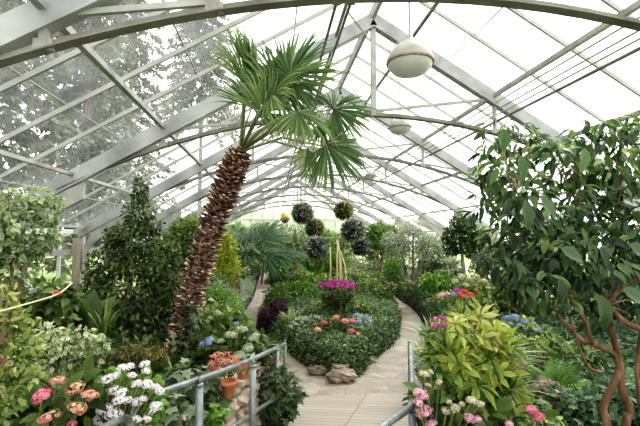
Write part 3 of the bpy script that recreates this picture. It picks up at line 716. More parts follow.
tp = cr_pts(kn); trr = list(np.interp(np.linspace(0, 6, len(tp)), range(7), kr))
mb = MB(); mb.tube([p-gp for p in tp], [r*.86 for r in trr], 14); link('trunk', mb.mesh('trunk', 'bark'), palm)
L = Leaves(); nb = 1500
s = np.sort(rng.random(nb)**.82*.985+.012); a = np.arange(nb)*2.39996+rng.normal(size=nb)*.2
TP = np.array([tuple(p) for p in tp]); u = s*(len(tp)-1); C_ = np.stack([np.interp(u, range(len(tp)), TP[:, j]) for j in range(3)], 1)
Rr = np.interp(u, range(len(tp)), trr); tg = unit(np.stack([np.interp(np.minimum(u+1, len(tp)-1), range(len(tp)), TP[:, j]) for j in range(3)], 1)-C_+1e-6*np.array([0, 0, 1]))
e1 = unit(np.cross(tg, [0, 1, 0])); e2 = np.cross(tg, e1); rad = e1*np.cos(a)[:, None]+e2*np.sin(a)[:, None]
L.add(C_+rad*(Rr*.70)[:, None], rad*(1.0+.6*rng.random((nb, 1)))+tg*.42+rng.normal(size=(nb, 3))*.34, tg-rad*.4, .098*(.7+.7*rng.random(nb))*np.interp(u/len(tp), [0, .3, 1], [.7, 1, 1.05]), 'boot', np.where(rng.random(nb) < .34, .56, .12)+.09*rng.normal(size=nb))
bo = link('leaf_bases', L.mesh('leaf_bases', 'boot', gp), palm); bo['kind'] = 'stuff'
NS = 52
sg = []
for y, w, z in ((0, .002, 0), (.3, .020, .01), (.50, .030, .0), (.78, .017, -.05), (1, .002, -.20)): sg += [(-w, y, z+w*.35), (0, y, z-w*.35), (w, y, z+w*.35)]
T['segment'] = (np.array(sg), [(3*i+j, 3*i+j+1, 3*i+j+4, 3*i+j+3) for i in range(4) for j in range(2)], np.array([-.15]*3+[-.05]*3+[0]*3+[.05]*3+[.18]*3))
def fan(root, O, crown, hub, pd, nrm, Lg, tm=.45, spread=125, label=None, n=NS, pr=.012, mat='l_palm'):
    hub = Vector(hub); pd = Vector(pd).normalized(); nrm = Vector(nrm); nrm = (nrm-pd*nrm.dot(pd)).normalized(); sd = pd.cross(nrm)
    th = np.radians(np.linspace(-spread, spread, n))+rng.normal(size=n)*.02
    pdn, sdn, nn = np.array(pd), np.array(sd), np.array(nrm)
    D = np.cos(th)[:, None]*pdn+np.sin(th)[:, None]*sdn+nn*(.10*np.cos(th*2))[:, None]+rng.normal(size=(n, 3))*.055
    D[:, 2] -= .06+.16*np.abs(np.sin(th)); L = Leaves()
    L.add(np.tile(np.array(hub), (n, 1)), D, np.tile(nn, (n, 1))+np.sin(th)[:, None]*pdn*.0, Lg*(1-.28*(np.abs(th)/2.2)**2)*(.92+.14*rng.random(n)), 'segment', tm+.10*rng.normal(size=n))
    fr = link('frond', L.mesh('frond', mat, O), root)
    if label: fr['label'] = label
    mid = (crown+hub)/2+Vector((0, 0, .12*(hub-crown).length)); c2 = crown-O; mb = MB()
    mb.tube([c2, (mid-O), hub-O+pd*.04], [pr*1.5, pr*1.1, pr*.8], 7); link('petiole', mb.mesh('petiole', 'stem', True), fr)
crown = kn[-1]
for (px, py, Y), pd, nr, Lg, tm, spd in [
    ((245, 84, 5.2), (-.04, .05, 1), (.97, -.24, .0), .76, .58, 75), ((249, 84, 5.3), (.05, .1, 1), (.95, -.3, .0), .70, .44, 50), ((290, 76, 5.05), (.5, -.1, .8), (-.35, -.9, .3), .70, .38, 125), ((274, 92, 5.3), (.4, .2, .9), (.75, -.6, .2), .70, .5, 120),
    ((272, 96, 4.9), (.6, -.5, .5), (.5, -.6, .7), .64, .55, 120), ((284, 88, 5.3), (.45, .1, 1), (.3, -.9, .1), .68, .30, 110),
    ((333, 109, 5.0), (.92, .1, .2), (.1, -.9, .45), .60, .36, 125), ((326, 145, 4.85), (.75, -.1, -.7), (.15, -1, .3), .64, .34, 115), ((298, 112, 4.9), (.5, -.3, -.55), (.3, -.8, .6), .62, .64, 110),
    ((308, 148, 4.9), (.15, -.1, -1), (.9, -.5, .1), .48, .66, 80), ((276, 122, 5.5), (.9, .5, .1), (-.2, -.4, .9), .60, .6, 115), ((252, 108, 5.5), (.1, .5, .9), (.7, -.7, .3), .66, .5, 90), ((262, 112, 5.1), (.5, .1, .8), (.8, -.6, .2), .55, .62, 100), ((320, 122, 5.2), (.7, .3, -.2), (.3, -.8, .5), .52, .5, 120)]:
    fan(palm, gp, crown, at(px, py, Y), pd, nr, Lg, tm, spd)
# ivy climbing the palm foot
L = Leaves(); q = at(186, 322, 5.3)
for px, py, r in ((192, 312, 7), (188, 328, 8), (196, 320, 6), (180, 345, 9)):
    blob_leaves(L, at(px, py, 5.35), (r*.013, r*.013, r*.016), 26, .085, 'ivy', tmean=.45)
o = link('climbing_ivy', L.mesh('climbing_ivy', 'l_ivy')); tag(o, 'ivy climbing the lower trunk of the leaning palm', 'ivy')

# ---- left foreground ------------------------------------------------------
bush('variegated_shrub', 'pale variegated shrub with cream-green leaves at the far left edge, tallest there', 'shrub', 2.6,
     [(8, 205, 22, 12), (38, 196, 20, 6), (18, 228, 34, 12), (44, 214, 16, 7), (2, 252, 26, 14), (46, 238, 14, 8), (-10, 235, 24, 40), (28, 250, 18, 9), (12, 272, 20, 9), (52, 200, 8, 4)], .047, 'l_varieg', 'varieg', 44, base=-10, stem='bark_orange', tr=.015, tmean=.46, tvar=.24, stems=6)
bush('autumn_shrub', 'blurred yellow-green and russet leaves of a near plant at the lower left edge', 'shrub', 1.9,
     [(0, 330, 22, 20), (12, 362, 22, 16), (-6, 395, 26, 26), (26, 345, 14, 9), (2, 298, 14, 10), (18, 318, 16, 8), (22, 378, 14, 8)], .036, 'l_autumn', 'ovate', 34, base=-20, stem='stem', tr=.008, tmean=.44, tvar=.26, stems=4)
bush('cream_leaved_plant', 'low bushy plant with cream-edged leaves above the pink hydrangeas', 'shrub', 3.4,
     [(40, 345, 26, 10), (70, 340, 24, 10), (96, 346, 13, 9), (62, 356, 30, 8), (22, 350, 16, 9), (84, 358, 14, 6), (50, 334, 14, 7)], .052, 'l_cream', 'varieg', 44, stem='stem', tr=.008, tmean=.45, tvar=.25)
bush('glossy_shrub', 'mid-green leafy plant in front of the left timber post', 'shrub', 4.6,
     [(45, 292, 22, 12), (25, 302, 18, 14), (62, 300, 14, 12), (40, 320, 24, 14), (58, 320, 14, 9)], .12, 'l_dark', 'ovate', 55, stem='stem', tr=.012, tmean=.55)
# thin arching shoot
mb = MB(); pts = [at(-6, 313, 1.6), at(30, 303, 1.7), at(58, 294, 1.8), at(72, 283, 1.9)]; mb.tube(cr_pts(pts, 4), [.0035]*13, 6)
g0 = at(-6, 313, 1.6); t = thing('arching_shoot', 'thin tan shoot with a small orange bloom arching in from the left edge', 'plant', (g0.x, g0.y, h1(g0.x, g0.y)))
mb.tube([(g0.x, g0.y, h1(g0.x, g0.y)), g0], [.006, .0035], 6)
link('stem', mb.mesh('stem', 'cane', True, t.location), t); head(t, t.location, at(57, 293, 1.8), .022, 'f_orange', n=20)
# big strap leaves
def tuft(name, label, cat, px, py, Y, n, Lg, mat, tmpl='blade', out=.7, tm=.45, group=None, part='foliage', rad=.05):
    b = at(px, py, Y); z = h1(b.x, Y); z0 = max(z, b.z) if b.z-z < .5 else b.z
    root = thing(name, label, cat, (b.x, Y, z), group); a = rng.random(n)*2*PI; o_ = np.stack([np.cos(a), np.sin(a), np.zeros(n)], 1)
    P = np.array((b.x, Y, z0))+o_*rad*rng.random((n, 1)); D = o_*(out*(.25+.9*rng.random((n, 1))))+np.array([0, 0, 1.]); N = -o_*1.+np.array([0, 0, .6])
    L = Leaves(); L.add(P, D, N, Lg*(.6+.5*rng.random(n)), tmpl, tm+.18*rng.normal(size=n)); link(part, L.mesh(part, mat, (b.x, Y, z)), root)
    if z0-z > .06:
        mb = MB(); mb.tube([(0, 0, -.03), (0, 0, z0-z+.03)], .025, 8); link('stem', mb.mesh('stem', 'bark', True), root)
    return root
tuft('broad_leaf_plant', 'dark plant with long broad leaves left of the weeping fig foot', 'plant', 88, 335, 5.2, 16, .62, 'l_dark', 'ovate', .9, .45)
tuft('strap_leaf_plant', 'upright strap-leaved plant near the white flowers', 'plant', 104, 338, 5.0, 26, .5, 'l_mid', 'blade', .5, .4)
bush('weeping_fig', 'dense dark weeping fig rising to a slender tip beside the timber post', 'tree', 7.0,
     [(130, 290, 38, 30), (108, 264, 20, 18), (154, 264, 26, 24), (132, 240, 26, 20), (138, 214, 14, 18), (140, 192, 8, 17), (104, 300, 20, 20), (170, 290, 17, 24), (134, 318, 42, 15), (118, 236, 14, 11), (170, 250, 11, 10), (92, 282, 11, 10), (150, 226, 13, 10), (98, 318, 14, 10), (160, 312, 18, 14)],
     .075, 'l_ficus', 'diamond', 30, base=127, stem='bark_grey', tr=.05, tmean=.42, tvar=.30, droop=.7, stems=5, shell=.35, topl=.28)
bush('bronze_plant', 'low bronze-green plant left of the palm foot', 'plant', 4.9, [(131, 354, 14, 7), (122, 358, 9, 5)], .04, 'l_bronze', 'diamond', 40, tmean=.22)
bush('bronze_plant', 'low rusty bronze plant touching the palm foot', 'plant', 4.8, [(156, 358, 11, 10)], .04, 'l_bronze', 'diamond', 40, tmean=.36)
# pink hydrangeas
def heads(root, o, lst, Y, mat, n=46, dy=.1):
    for q in lst:
        m_ = q[3] if len(q) > 3 else mat; YY = Y+random.uniform(-dy, dy); p = at(q[0], q[1], YY); head(root, o, p, q[2]*(1.0)*YY/F, m_, n=n)
        mb = MB(); b = Vector((p.x*.5+o.x*.5, p.y*.5+o.y*.5, max(h1(p.x, p.y), p.z-.3))); mb.tube([b-o, p-o], .005, 5); link('flower_stem', mb.mesh('flower_stem', 'stem'), root)
r0, o0 = bush('hydrangea', 'pink and lime hydrangea with dark leaves at the lower left corner', 'hydrangea', 2.75, [(40, 410, 30, 22), (75, 402, 30, 20), (20, 420, 22, 18), (60, 425, 40, 14)], .15, 'l_dark', 'ovate', 45, tmean=.45, stem='stem', tr=.008)
heads(r0, o0, [(42, 396, 11), (58, 381, 7.5, 'f_pinkgreen'), (75, 388, 8.5, 'f_pinkgreen'), (90, 395, 9, 'f_pinkgreen'), (77, 408, 10, 'f_pinkgreen'), (50, 417, 10, 'f_pinkgreen'), (72, 424, 5)], 2.55, 'f_pink')
r0, o0 = bush('pelargonium', 'white pelargonium mass in bloom behind the bend of the left handrail', 'flowering plant', 3.0, [(118, 385, 19, 14), (140, 390, 19, 15), (112, 412, 20, 13), (148, 406, 15, 12), (132, 415, 22, 12)], .05, 'l_bright', 'round', 50, tmean=.32, stem='stem', tr=.008)
heads(r0, o0, [(106, 380, 8), (115, 376, 6), (122, 368, 6.5), (130, 366, 5), (145, 364, 5.5), (146, 371, 5), (132, 375, 5), (113, 390, 7), (121, 393, 7), (137, 384, 7), (147, 384, 7), (155, 387, 6), (160, 391, 5.5), (119, 400, 7), (127, 400, 6), (137, 402, 6.5), (143, 399, 5.5), (105, 410, 9), (114, 414, 9), (101, 419, 9), (110, 421, 8), (156, 406, 6.5), (152, 412, 4.5), (137, 419, 5.5), (147, 419, 5.5), (98, 390, 5)], 2.72, 'f_white', 40)

# retaining wall, slab and pots
rail_o = Vector((-.9, 2.9, 0)); rdir = Vector((1.09, 2.7, 0)).normalized(); rn = Vector((-rdir.y, rdir.x, 0))
mbw = MB(); k_ = 0
for row in range(6):
    s_ = -1.3+(row % 2)*.13
    while s_ < 3.05:
        L_ = random.uniform(.2, .42); p = rail_o+rdir*(s_+L_/2)+rn*.22; g = float(ramp_z(p.y)); z = .10+row*.2
        if z > g-.15: mbw.rock((p.x, p.y, z), (L_*.98, .26, .195), math.atan2(rdir.y, rdir.x), k_, .6)
        k_ += 1; s_ += L_
o = link('retaining_wall', mbw.mesh('retaining_wall', 'wallstone', False)); tag(o, 'rough pale stone retaining wall along the ramp below the flower pots', 'stone wall')
for i, (s_, L_) in enumerate(((-.9, .5), (.45, .52), (1.0, .7), (1.75, .75), (2.5, .6))):
    p = rail_o+rdir*(s_+L_/2)+rn*.27; mb = MB(); mb.rock((0, 0, 0), (L_*1.08, .40, .08), math.atan2(rdir.y, rdir.x), 50+i, .25)
    tag(link('trim_coping', mb.mesh('coping_slab', 'wallstone', True), None, (p.x, p.y, 1.16)), kind='structure')
def pot(px, py, Y, r, h, label, zb=1.2):
    b = at(px, py, Y); t = thing('flower_pot', label, 'flower pot', (b.x, b.y, zb), 'terracotta pots on the wall')
    mb = MB(); mb.lathe([(.001, 0), (r*.68, 0), (r*.92, h*.78), (r*1.04, h*.78), (r*1.06, h), (r*.95, h), (r*.9, h*.85), (.001, h*.85)], (0, 0, 0)); link('body', mb.mesh('body', 'terracotta', True), t)
    return t, Vector((b.x, b.y, zb+h))
_, pt = pot(228, 388, 4.0, .078, .15, 'terracotta pot nearest the viewer on the stone wall')
_, pt2 = pot(243, 378, 4.5, .08, .15, 'terracotta pot behind the orange flowers, second along the wall')
r0, o0 = bush('kalanchoe', 'salmon-orange flowering plant spilling over the nearest terracotta pot', 'flowering plant', 4.0, [(225, 367, 11, 5), (226, 371, 9, 5)], .04, 'l_mid', 'ovate', 50)
r0.location = pt-Vector((0, 0, .03)); 
for c in r0.children: c.data.transform(Matrix.Translation(o0-r0.location))
heads(r0, Vector(r0.location), [(212+5*(i % 6)+random.uniform(-1, 1), 354+4.2*(i//6)+random.uniform(-2, 2)+abs(i % 6-2.5)*1.2, random.uniform(4.0, 4.8), random.choice(['f_orange', 'f_salmon', 'f_salmon'])) for i in range(24)], 3.93, 'f_orange', 18, .06)
for c in list(r0.children):
    if c.name.startswith('flower_stem'): bpy.data.objects.remove(c)
r0, o0 = bush('potted_greenery', 'leafy greenery growing from the second terracotta pot', 'plant', 4.5, [(243, 362, 9, 7)], .07, 'l_silver', 'diamond', 50)
r0.location = pt2-Vector((0, 0, .03))
for c in r0.children: c.data.transform(Matrix.Translation(o0-r0.location))
# hydrangeas behind the wall
r0, o0 = bush('hydrangea', 'large-leaved hydrangea with pale green heads behind the terracotta pots', 'hydrangea', 5.2, [(232, 345, 24, 16), (252, 348, 20, 16), (240, 362, 24, 12), (218, 352, 14, 14)], .12, 'l_dark', 'ovate', 50, tmean=.38, stem='stem', tr=.01)
heads(r0, o0, [(231, 335, 7), (242, 329, 5.5), (254, 337, 6.5), (248, 348, 7), (239, 355, 6), (221, 341, 4)], 4.72, 'f_green', 60)
r0, o0 = bush('hydrangea', 'blue hydrangea between the palm foot and the pale green hydrangea', 'hydrangea', 5.6, [(207, 352, 18, 14), (198, 342, 16, 14), (190, 355, 14, 14)], .11, 'l_dark', 'ovate', 50, tmean=.38, stem='stem', tr=.01)
heads(r0, o0, [(209, 341, 6.5), (202, 344, 4)], 4.9, 'f_blue', 60)
r0, o0 = bush('hydrangea', 'lime hydrangea right of the palm trunk with small lilac head', 'hydrangea', 6.6, [(210, 328, 22, 14), (232, 326, 20, 12), (195, 320, 14, 16), (222, 315, 18, 10)], .12, 'l_mid', 'ovate', 50, tmean=.42, stem='stem', tr=.01)
heads(r0, o0, [(217, 313, 5), (210, 318, 3.5), (195, 331, 5, 'f_yellow'), (199, 336, 4.5), (236, 325, 4.5, 'f_blue'), (211, 300, 3, 'f_white')], 5.75, 'f_green', 50)
bush('grassy_plant', 'soft light green plant in the left bed below the feathery bush', 'plant', 8.2, [(222, 305, 20, 12), (232, 318, 12, 8), (210, 295, 13, 10)], .12, 'l_bright', 'narrow', 50, tmean=.4)
bush('leafy_plant', 'green leafy plants on the slope left of the path bend', 'plant', 8.8, [(238, 318, 9, 8), (230, 300, 14, 10), (213, 285, 14, 11)], .11, 'l_silver', 'narrow', 46)
# ivy masses near rail
bush('hanging_ivy', 'dark ivy tumbling over the wall end beside the left handrail end', 'ivy', 5.2, [(270, 392, 14, 24), (284, 402, 13, 22), (292, 388, 9, 16), (262, 412, 12, 18), (280, 378, 10, 12)], .115, 'l_ivy', 'ivy', 60, tmean=.42, droop=.9, base=268, stem='bark', tr=.012)
bush('ivy', 'large-leaved ivy climbing between the white flowers and the near terracotta pot', 'ivy', 4.0, [(185, 378, 20, 16), (205, 395, 20, 18), (178, 402, 18, 20), (180, 414, 15, 10, -.6), (168, 400, 9, 8, -.5), (208, 378, 9, 11), (197, 417, 18, 12)], .115, 'l_ivy', 'ivy', 58, tmean=.45, droop=.6, stem='bark', tr=.012)
bush('bright_leaf_plant', 'fresh bright green leaves between the posts of the left handrail', 'plant', 3.6, [(219, 412, 8, 6), (213, 419, 9, 7)], .07, 'l_bright', 'ivy', 40, tmean=.45)
bush('fern', 'feathery dark fern under the left handrail end', 'fern', 5.4, [(262, 365, 14, 12), (270, 355, 9, 8)], .20, 'l_dark', 'pinnate', 40, tmean=.5, stem='stem', tr=.008)
tag(link('boulder', (lambda m: (m.rock((0, 0, 0), (.20, .16, .14), .3, 3), m.mesh('boulder', 'wallstone', True))[1])(MB()), None, (lambda p: (p.x, p.y, 1.18))(at(170, 420, 3.45))), 'pale boulder at the foot of the white pelargonium', 'rock')

# ---- handrails -------------------------------------------------------------
t = thing('handrail', 'galvanised pipe handrail along the left side of the ramp', 'handrail', (-.17, 3.7, float(ramp_z(3.7))))
def rz(p): return p-Vector(t.location)
mb = MB(); top = [at(132, 428, 2.8), at(133, 412, 2.85), at(138, 404, 2.92), at(150, 397, 3.0), at(170, 389, 3.1), at(220, 372, 3.6), at(255, 358, 4.4), at(276, 348, 5.2), at(285, 344, 5.6)]
mb.tube([rz(p) for p in cr_pts(top, 5)], .024, 12); link('top_rail', mb.mesh('top_rail', 'galv', True), t)
mb = MB(); mb.tube([rz(p) for p in (at(213, 440, 3.3), at(237, 424, 3.8), at(275, 398, 5.2))], .021, 10); link('lower_rail', mb.mesh('lower_rail', 'galv', True), t)
for px, py, Y, r in ((199.5, 386, 3.3, .030), (253, 367, 3.85, .030), (277, 350, 5.2, .030), (285, 345, 5.6, .022)):
    p = at(px, py, Y); mb = MB(); g = float(ramp_z(Y)); mb.tube([(p.x, p.y, g-.02), (p.x, p.y, p.z)], r, 12); mb.tube([(p.x, p.y, p.z-.002), (p.x, p.y, p.z+.02)], r*1.08, 12)
    mb.tube([(p.x, p.y, p.z), (p.x, p.y, p.z+.07)], .012, 8)
    link('post', mb.mesh('post', 'galv', True, t.location), t)
b_ = at(104, 428, 2.45); t = thing('handrail', 'short galvanised rail joining the left handrail at the bottom edge of the view', 'handrail', (b_.x, b_.y, 1.1))
mb = MB(); mb.tube([rz(p) for p in cr_pts([at(60, 450, 2.2), at(104, 428, 2.5), at(120, 419, 2.7), at(128, 420, 2.8), at(129, 432, 2.8)], 5)], .024, 12); link('top_rail', mb.mesh('top_rail', 'galv', True), t)
t = thing('handrail', 'galvanised pipe handrail at the right side of the ramp', 'handrail', (1.63, 4.75, float(ramp_z(4.75))))
mb = MB(); mb.tube([rz(p) for p in cr_pts([at(370, 440, 2.4), at(385, 425, 2.6), at(400, 415, 2.8), at(409, 408, 2.95), at(412.5, 398, 3.1), at(411.5, 375, 3.7), at(410.5, 352, 4.5), at(410, 344, 4.8)], 5)], .024, 12)
link('top_rail', mb.mesh('top_rail', 'galv', True), t)
for px, py, Y in ((410, 341, 4.8), (412.5, 415, 3.05)):
    p = at(px, py, Y); mb = MB(); g = float(ramp_z(Y)); mb.tube([(p.x, p.y, g), (p.x, p.y, p.z)], .028, 12); link('post', mb.mesh('post', 'galv', True, t.location), t)

# ---- island ----------------------------------------------------------------
def boulder(px, py, w, hh, Y, label, mat='rock', seed=0, d=.6, rot=0):
    c = at(px, py, Y); s = Y/F; mb = MB(); mb.rock((0, 0, 0), (w*s, w*s*d, hh*s), rot, seed, 1); tag(link('boulder', mb.mesh('boulder', mat, False), None, c), label, 'rock', 'rocks'); return c
boulder(342, 375.5, 27, 12, 7.66, 'largest tan rock at the very tip of the island bed', seed=1)
boulder(341, 367, 17, 6, 7.8, 'flat tan rock just above the big one at the island tip', seed=2)
boulder(345, 361, 13, 6, 7.95, 'small topmost rock showing through the creeper at the island tip', seed=3)
boulder(318, 371, 20, 9, 8.1, 'low dark edging rock left of the island tip', 'rock_dark', 4)
boulder(369, 361, 14, 9, 8.75, 'edging rock under the creeper right of the island tip', seed=5)
bush('loropetalum', 'dark purple shrub on the left flank of the island', 'shrub', 11.3, [(272, 320, 13, 14), (279, 308, 9, 9), (266, 326, 8, 9), (282, 322, 9, 12), (274, 333, 11, 6)], .10, 'l_purple', 'narrow', 60, tmean=.4, stem='bark')
bush('green_bush', 'bright green bush on the left of the island behind the purple shrub', 'shrub', 13.5, [(285, 297, 20, 14), (303, 296, 15, 15), (275, 303, 10, 10), (314, 303, 10, 12)], .13, 'l_bright', 'diamond', 50, tmean=.32, stem='bark')
bush('green_bush', 'rounded green bush on the right side of the island behind the flowers', 'shrub', 14, [(370, 293, 16, 14), (382, 298, 11, 12), (360, 303, 10, 10)], .13, 'l_mid', 'diamond', 50, tmean=.42, stem='bark')
bush('dusty_plant', 'silver-green leafy clump on the island left of the salmon hydrangea', 'plant', 9.9, [(303, 325, 12, 7), (314, 321, 9, 6)], .10, 'l_silver', 'ovate', 45)
tuft('grass_tuft', 'pale spidery grass on the left edge of the island', 'grass plant', 290, 336, 10.6, 90, .55, 'l_grass', 'blade', 1.0, .45)
bush('island_shrub', 'dark leafy shrub at the centre of the island under the magenta flowers', 'shrub', 10.9, [(325, 312, 15, 9), (350, 310, 17, 10), (338, 303, 16, 12), (368, 312, 10, 8)], .11, 'l_mid', 'diamond', 50, tmean=.33, stem='bark')
r0, o0 = bush('chrysanthemum', 'umbrella-trained chrysanthemum with a flat magenta flower crown on the island', 'flowering plant', 10.2, [(338, 294, 17, 7), (338, 300, 12, 7)], .09, 'l_ficus', 'diamond', 55, tmean=.4)
p = at(338, 320, 10.2)-o0; q = at(338, 292, 10.2)-o0; mb = MB(); mb.tube([(p.x, 0, -.05), (p.x+.03, 0, (p.z+q.z)/2), tuple(q)], [.05, .035, .03], 8); link('stem', mb.mesh('stem', 'bark', True), r0)
for i in range(46):
    a = i*2.4; rr = math.sqrt((i+.5)/46); c = at(338, 284.5, 10.2)+Vector((math.cos(a)*rr*.46, math.sin(a)*rr*.36, .13*(1-rr*rr)+random.uniform(-.03, .03)-.05)); head(r0, o0, c, .085, 'f_magenta', n=22)
t = thing('cane_tripod', 'tall tan bamboo canes tied at the top behind the magenta flowers', 'plant support', (at(338, 260, 10.9).x, 10.9, .5), None)
for px0, px1, y0, y1 in ((331, 330, 281, 247), (345, 336.5, 281, 240), (336.5, 337.5, 281, 241), (341, 338.5, 281, 241), (350, 340, 281, 250)):
    mb = MB(); yb = at(px0, 281, 10.9); a = Vector((yb.x, 10.9+random.uniform(-.2, .2), .5)); b = at(px1, y1, 10.9); mb.tube([a-Vector(t.location), (yb+b)/2-Vector(t.location), b-Vector(t.location)], [.024, .022, .012], 6); link('cane', mb.mesh('cane', 'cane', True), t)
r0, o0 = bush('hydrangea', 'small hydrangea with salmon and pink heads on the island tip', 'hydrangea', 9.3, [(325, 331, 12, 7), (345, 330, 14, 8), (335, 325, 12, 7)], .10, 'l_dark', 'ovate', 55, tmean=.45)
heads(r0, o0, [(317.5, 330, 4.6, 'f_salmon'), (324, 323, 4.2), (336, 317.5, 4.4, 'f_salmon'), (345, 321, 4.6, 'f_salmon'), (352, 321, 4), (351, 331, 4.6), (325, 337, 4, 'f_salmon'), (333, 337, 4, 'f_cream'), (358, 334, 3.2, 'f_salmon'), (360, 338, 2.8, 'f_salmon')], 9.0, 'f_pink', 50)
r0, o0 = bush('hydrangea', 'small powder-blue hydrangea on the island right of the salmon one', 'hydrangea', 9.9, [(362, 322, 9, 6)], .10, 'l_silver', 'ovate', 50)
heads(r0, o0, [(356, 315, 3.6), (358.5, 322.5, 4.6), (367, 318, 4.2), (369, 324, 3.2), (362, 327, 3.2)], 9.6, 'f_blue', 50)
bush('island_greenery', 'leafy green planting at the far middle of the island', 'shrub', 15.5, [(320, 284, 16, 10), (350, 278, 18, 9), (300, 281, 14, 9), (372, 280, 14, 8)], .16, 'l_mid', 'diamond', 46, tmean=.45)
# succulent balls
def ball(px, py, r, Y, label, mat, gx=None):
    c = at(px, py, Y); R_ = r*Y/F; t = thing('hanging_ball', label, 'plant ball', c, 'hanging succulent balls'); n = 620
    i = np.arange(n)+.5; z = 1-2*i/n; a = i*2.39996; rr = np.sqrt(1-z*z); d = np.stack([rr*np.cos(a), rr*np.sin(a), z], 1)
    L = Leaves(); L.add(d*R_*.72, d+rng.normal(size=(n, 3))*.6, sph(n), R_*.42*(.7+.5*rng.random(n)), 'lance', .42+.30*rng.normal(size=n)+.2*d[:, 2])
    link('foliage', L.mesh('foliage', mat), t)
    mb = MB(); mb.rock((0, 0, 0), (R_*1.5, R_*1.5, R_*1.5), 0, 9); link('moss_core', mb.mesh('moss_core', 'soil', True), t)
    mb = MB(); mb.tube([(0, 0, R_*.6), (0, 0, roof(c.x-RX)-.1-c.z)], .004, 5); link('wire', mb.mesh('wire', 'steel_pale'), t)
ball(302.5, 213, 11, 12.2, 'highest left green plant ball, hanging on a wire above the island', 'l_succ')
ball(343.5, 210.5, 9.5, 13.2, 'yellow-green plant ball hanging at the upper right of the group', 'l_succ_y')
ball(314.5, 228, 9.5, 13.4, 'olive plant ball hanging between the two dark balls on the left', 'l_succ_y')
ball(317, 247.5, 11.5, 11.2, 'lowest dark grey-green plant ball, hanging just above the canes', 'l_succ')
ball(353, 230, 12, 11.8, 'dark plant ball hanging right of the canes, below the yellow-green one', 'l_succ')
ball(361, 246, 10, 12.6, 'rusty green plant ball, lowest on the right and partly behind the dark one', 'l_succ')
c = at(285, 218, 22); t = thing('hanging_basket', 'tiny distant hanging basket of yellow flowers left of the plant balls', 'hanging basket', c)
mb = MB(); mb.lathe([(.001, -.3), (.16, -.22), (.26, 0), (.001, 0)], (0, 0, 0), 14); link('basket', mb.mesh('basket', 'bark', True), t); head(t, c, c+Vector((0, 0, .08)), .27, 'f_yellow')
mb = MB(); mb.tube([(0, 0, 0), (0, 0, roof(c.x-RX)-.1-c.z)], .006, 5); link('wire', mb.mesh('wire', 'steel_pale'), t)

# ---- middle and far left ----------------------------------------------------
bush('yellow_green_bush', 'feathery yellow-green bush right of the palm trunk', 'shrub', 9.0, [(219, 266, 15, 26), (227, 250, 9, 14), (212, 284, 16, 16), (230, 270, 9, 16), (222, 240, 7, 8)], .10, 'l_yellow', 'narrow', 55, tmean=.42, topl=.3, stem='bark')
bush('green_shrub', 'rounded green shrub behind the palm trunk and the weeping fig', 'shrub', 10.5, [(182, 245, 16, 24), (195, 235, 14, 16), (175, 275, 20, 22), (200, 268, 14, 24)], .13, 'l_mid', 'diamond', 50, tmean=.4, stem='bark')
def cycad(px, py, Y, n, Lg, label, mat='l_cycad', hg=0, spread=1.0):
    b = at(px, py, Y); z = h1(b.x, Y); root = thing('fan_palm', label, 'palm', (b.x, Y, z), 'low palms'); cz = b.z-z
    mb = MB(); mb.tube([(0, 0, -.03), (0, 0, cz)], [.10, .08], 9); link('trunk', mb.mesh('trunk', 'bark', True), root)
    O = Vector((b.x, Y, z)); cw = O+Vector((0, 0, cz))
    for i in range(n):
        a = i*2.4; e = .25+.8*((i*.618) % 1); d = Vector((math.cos(a)*spread, math.sin(a)*spread, e*1.2)).normalized(); hub = cw+d*Lg*.7
        fan(root, O, cw, hub, d+Vector((0, 0, -.15)), Vector((-d.x*.6, -d.y*.6-.3, 1)), Lg*.75, .45, 100, n=24, pr=.015, mat=mat)
cycad(238, 268, 14, 17, 1.7, 'low blue-green fan palm right of the feathery yellow-green bush')
cycad(287, 256, 25, 15, 1.8, 'more distant low fan palm right of the far end of the path')
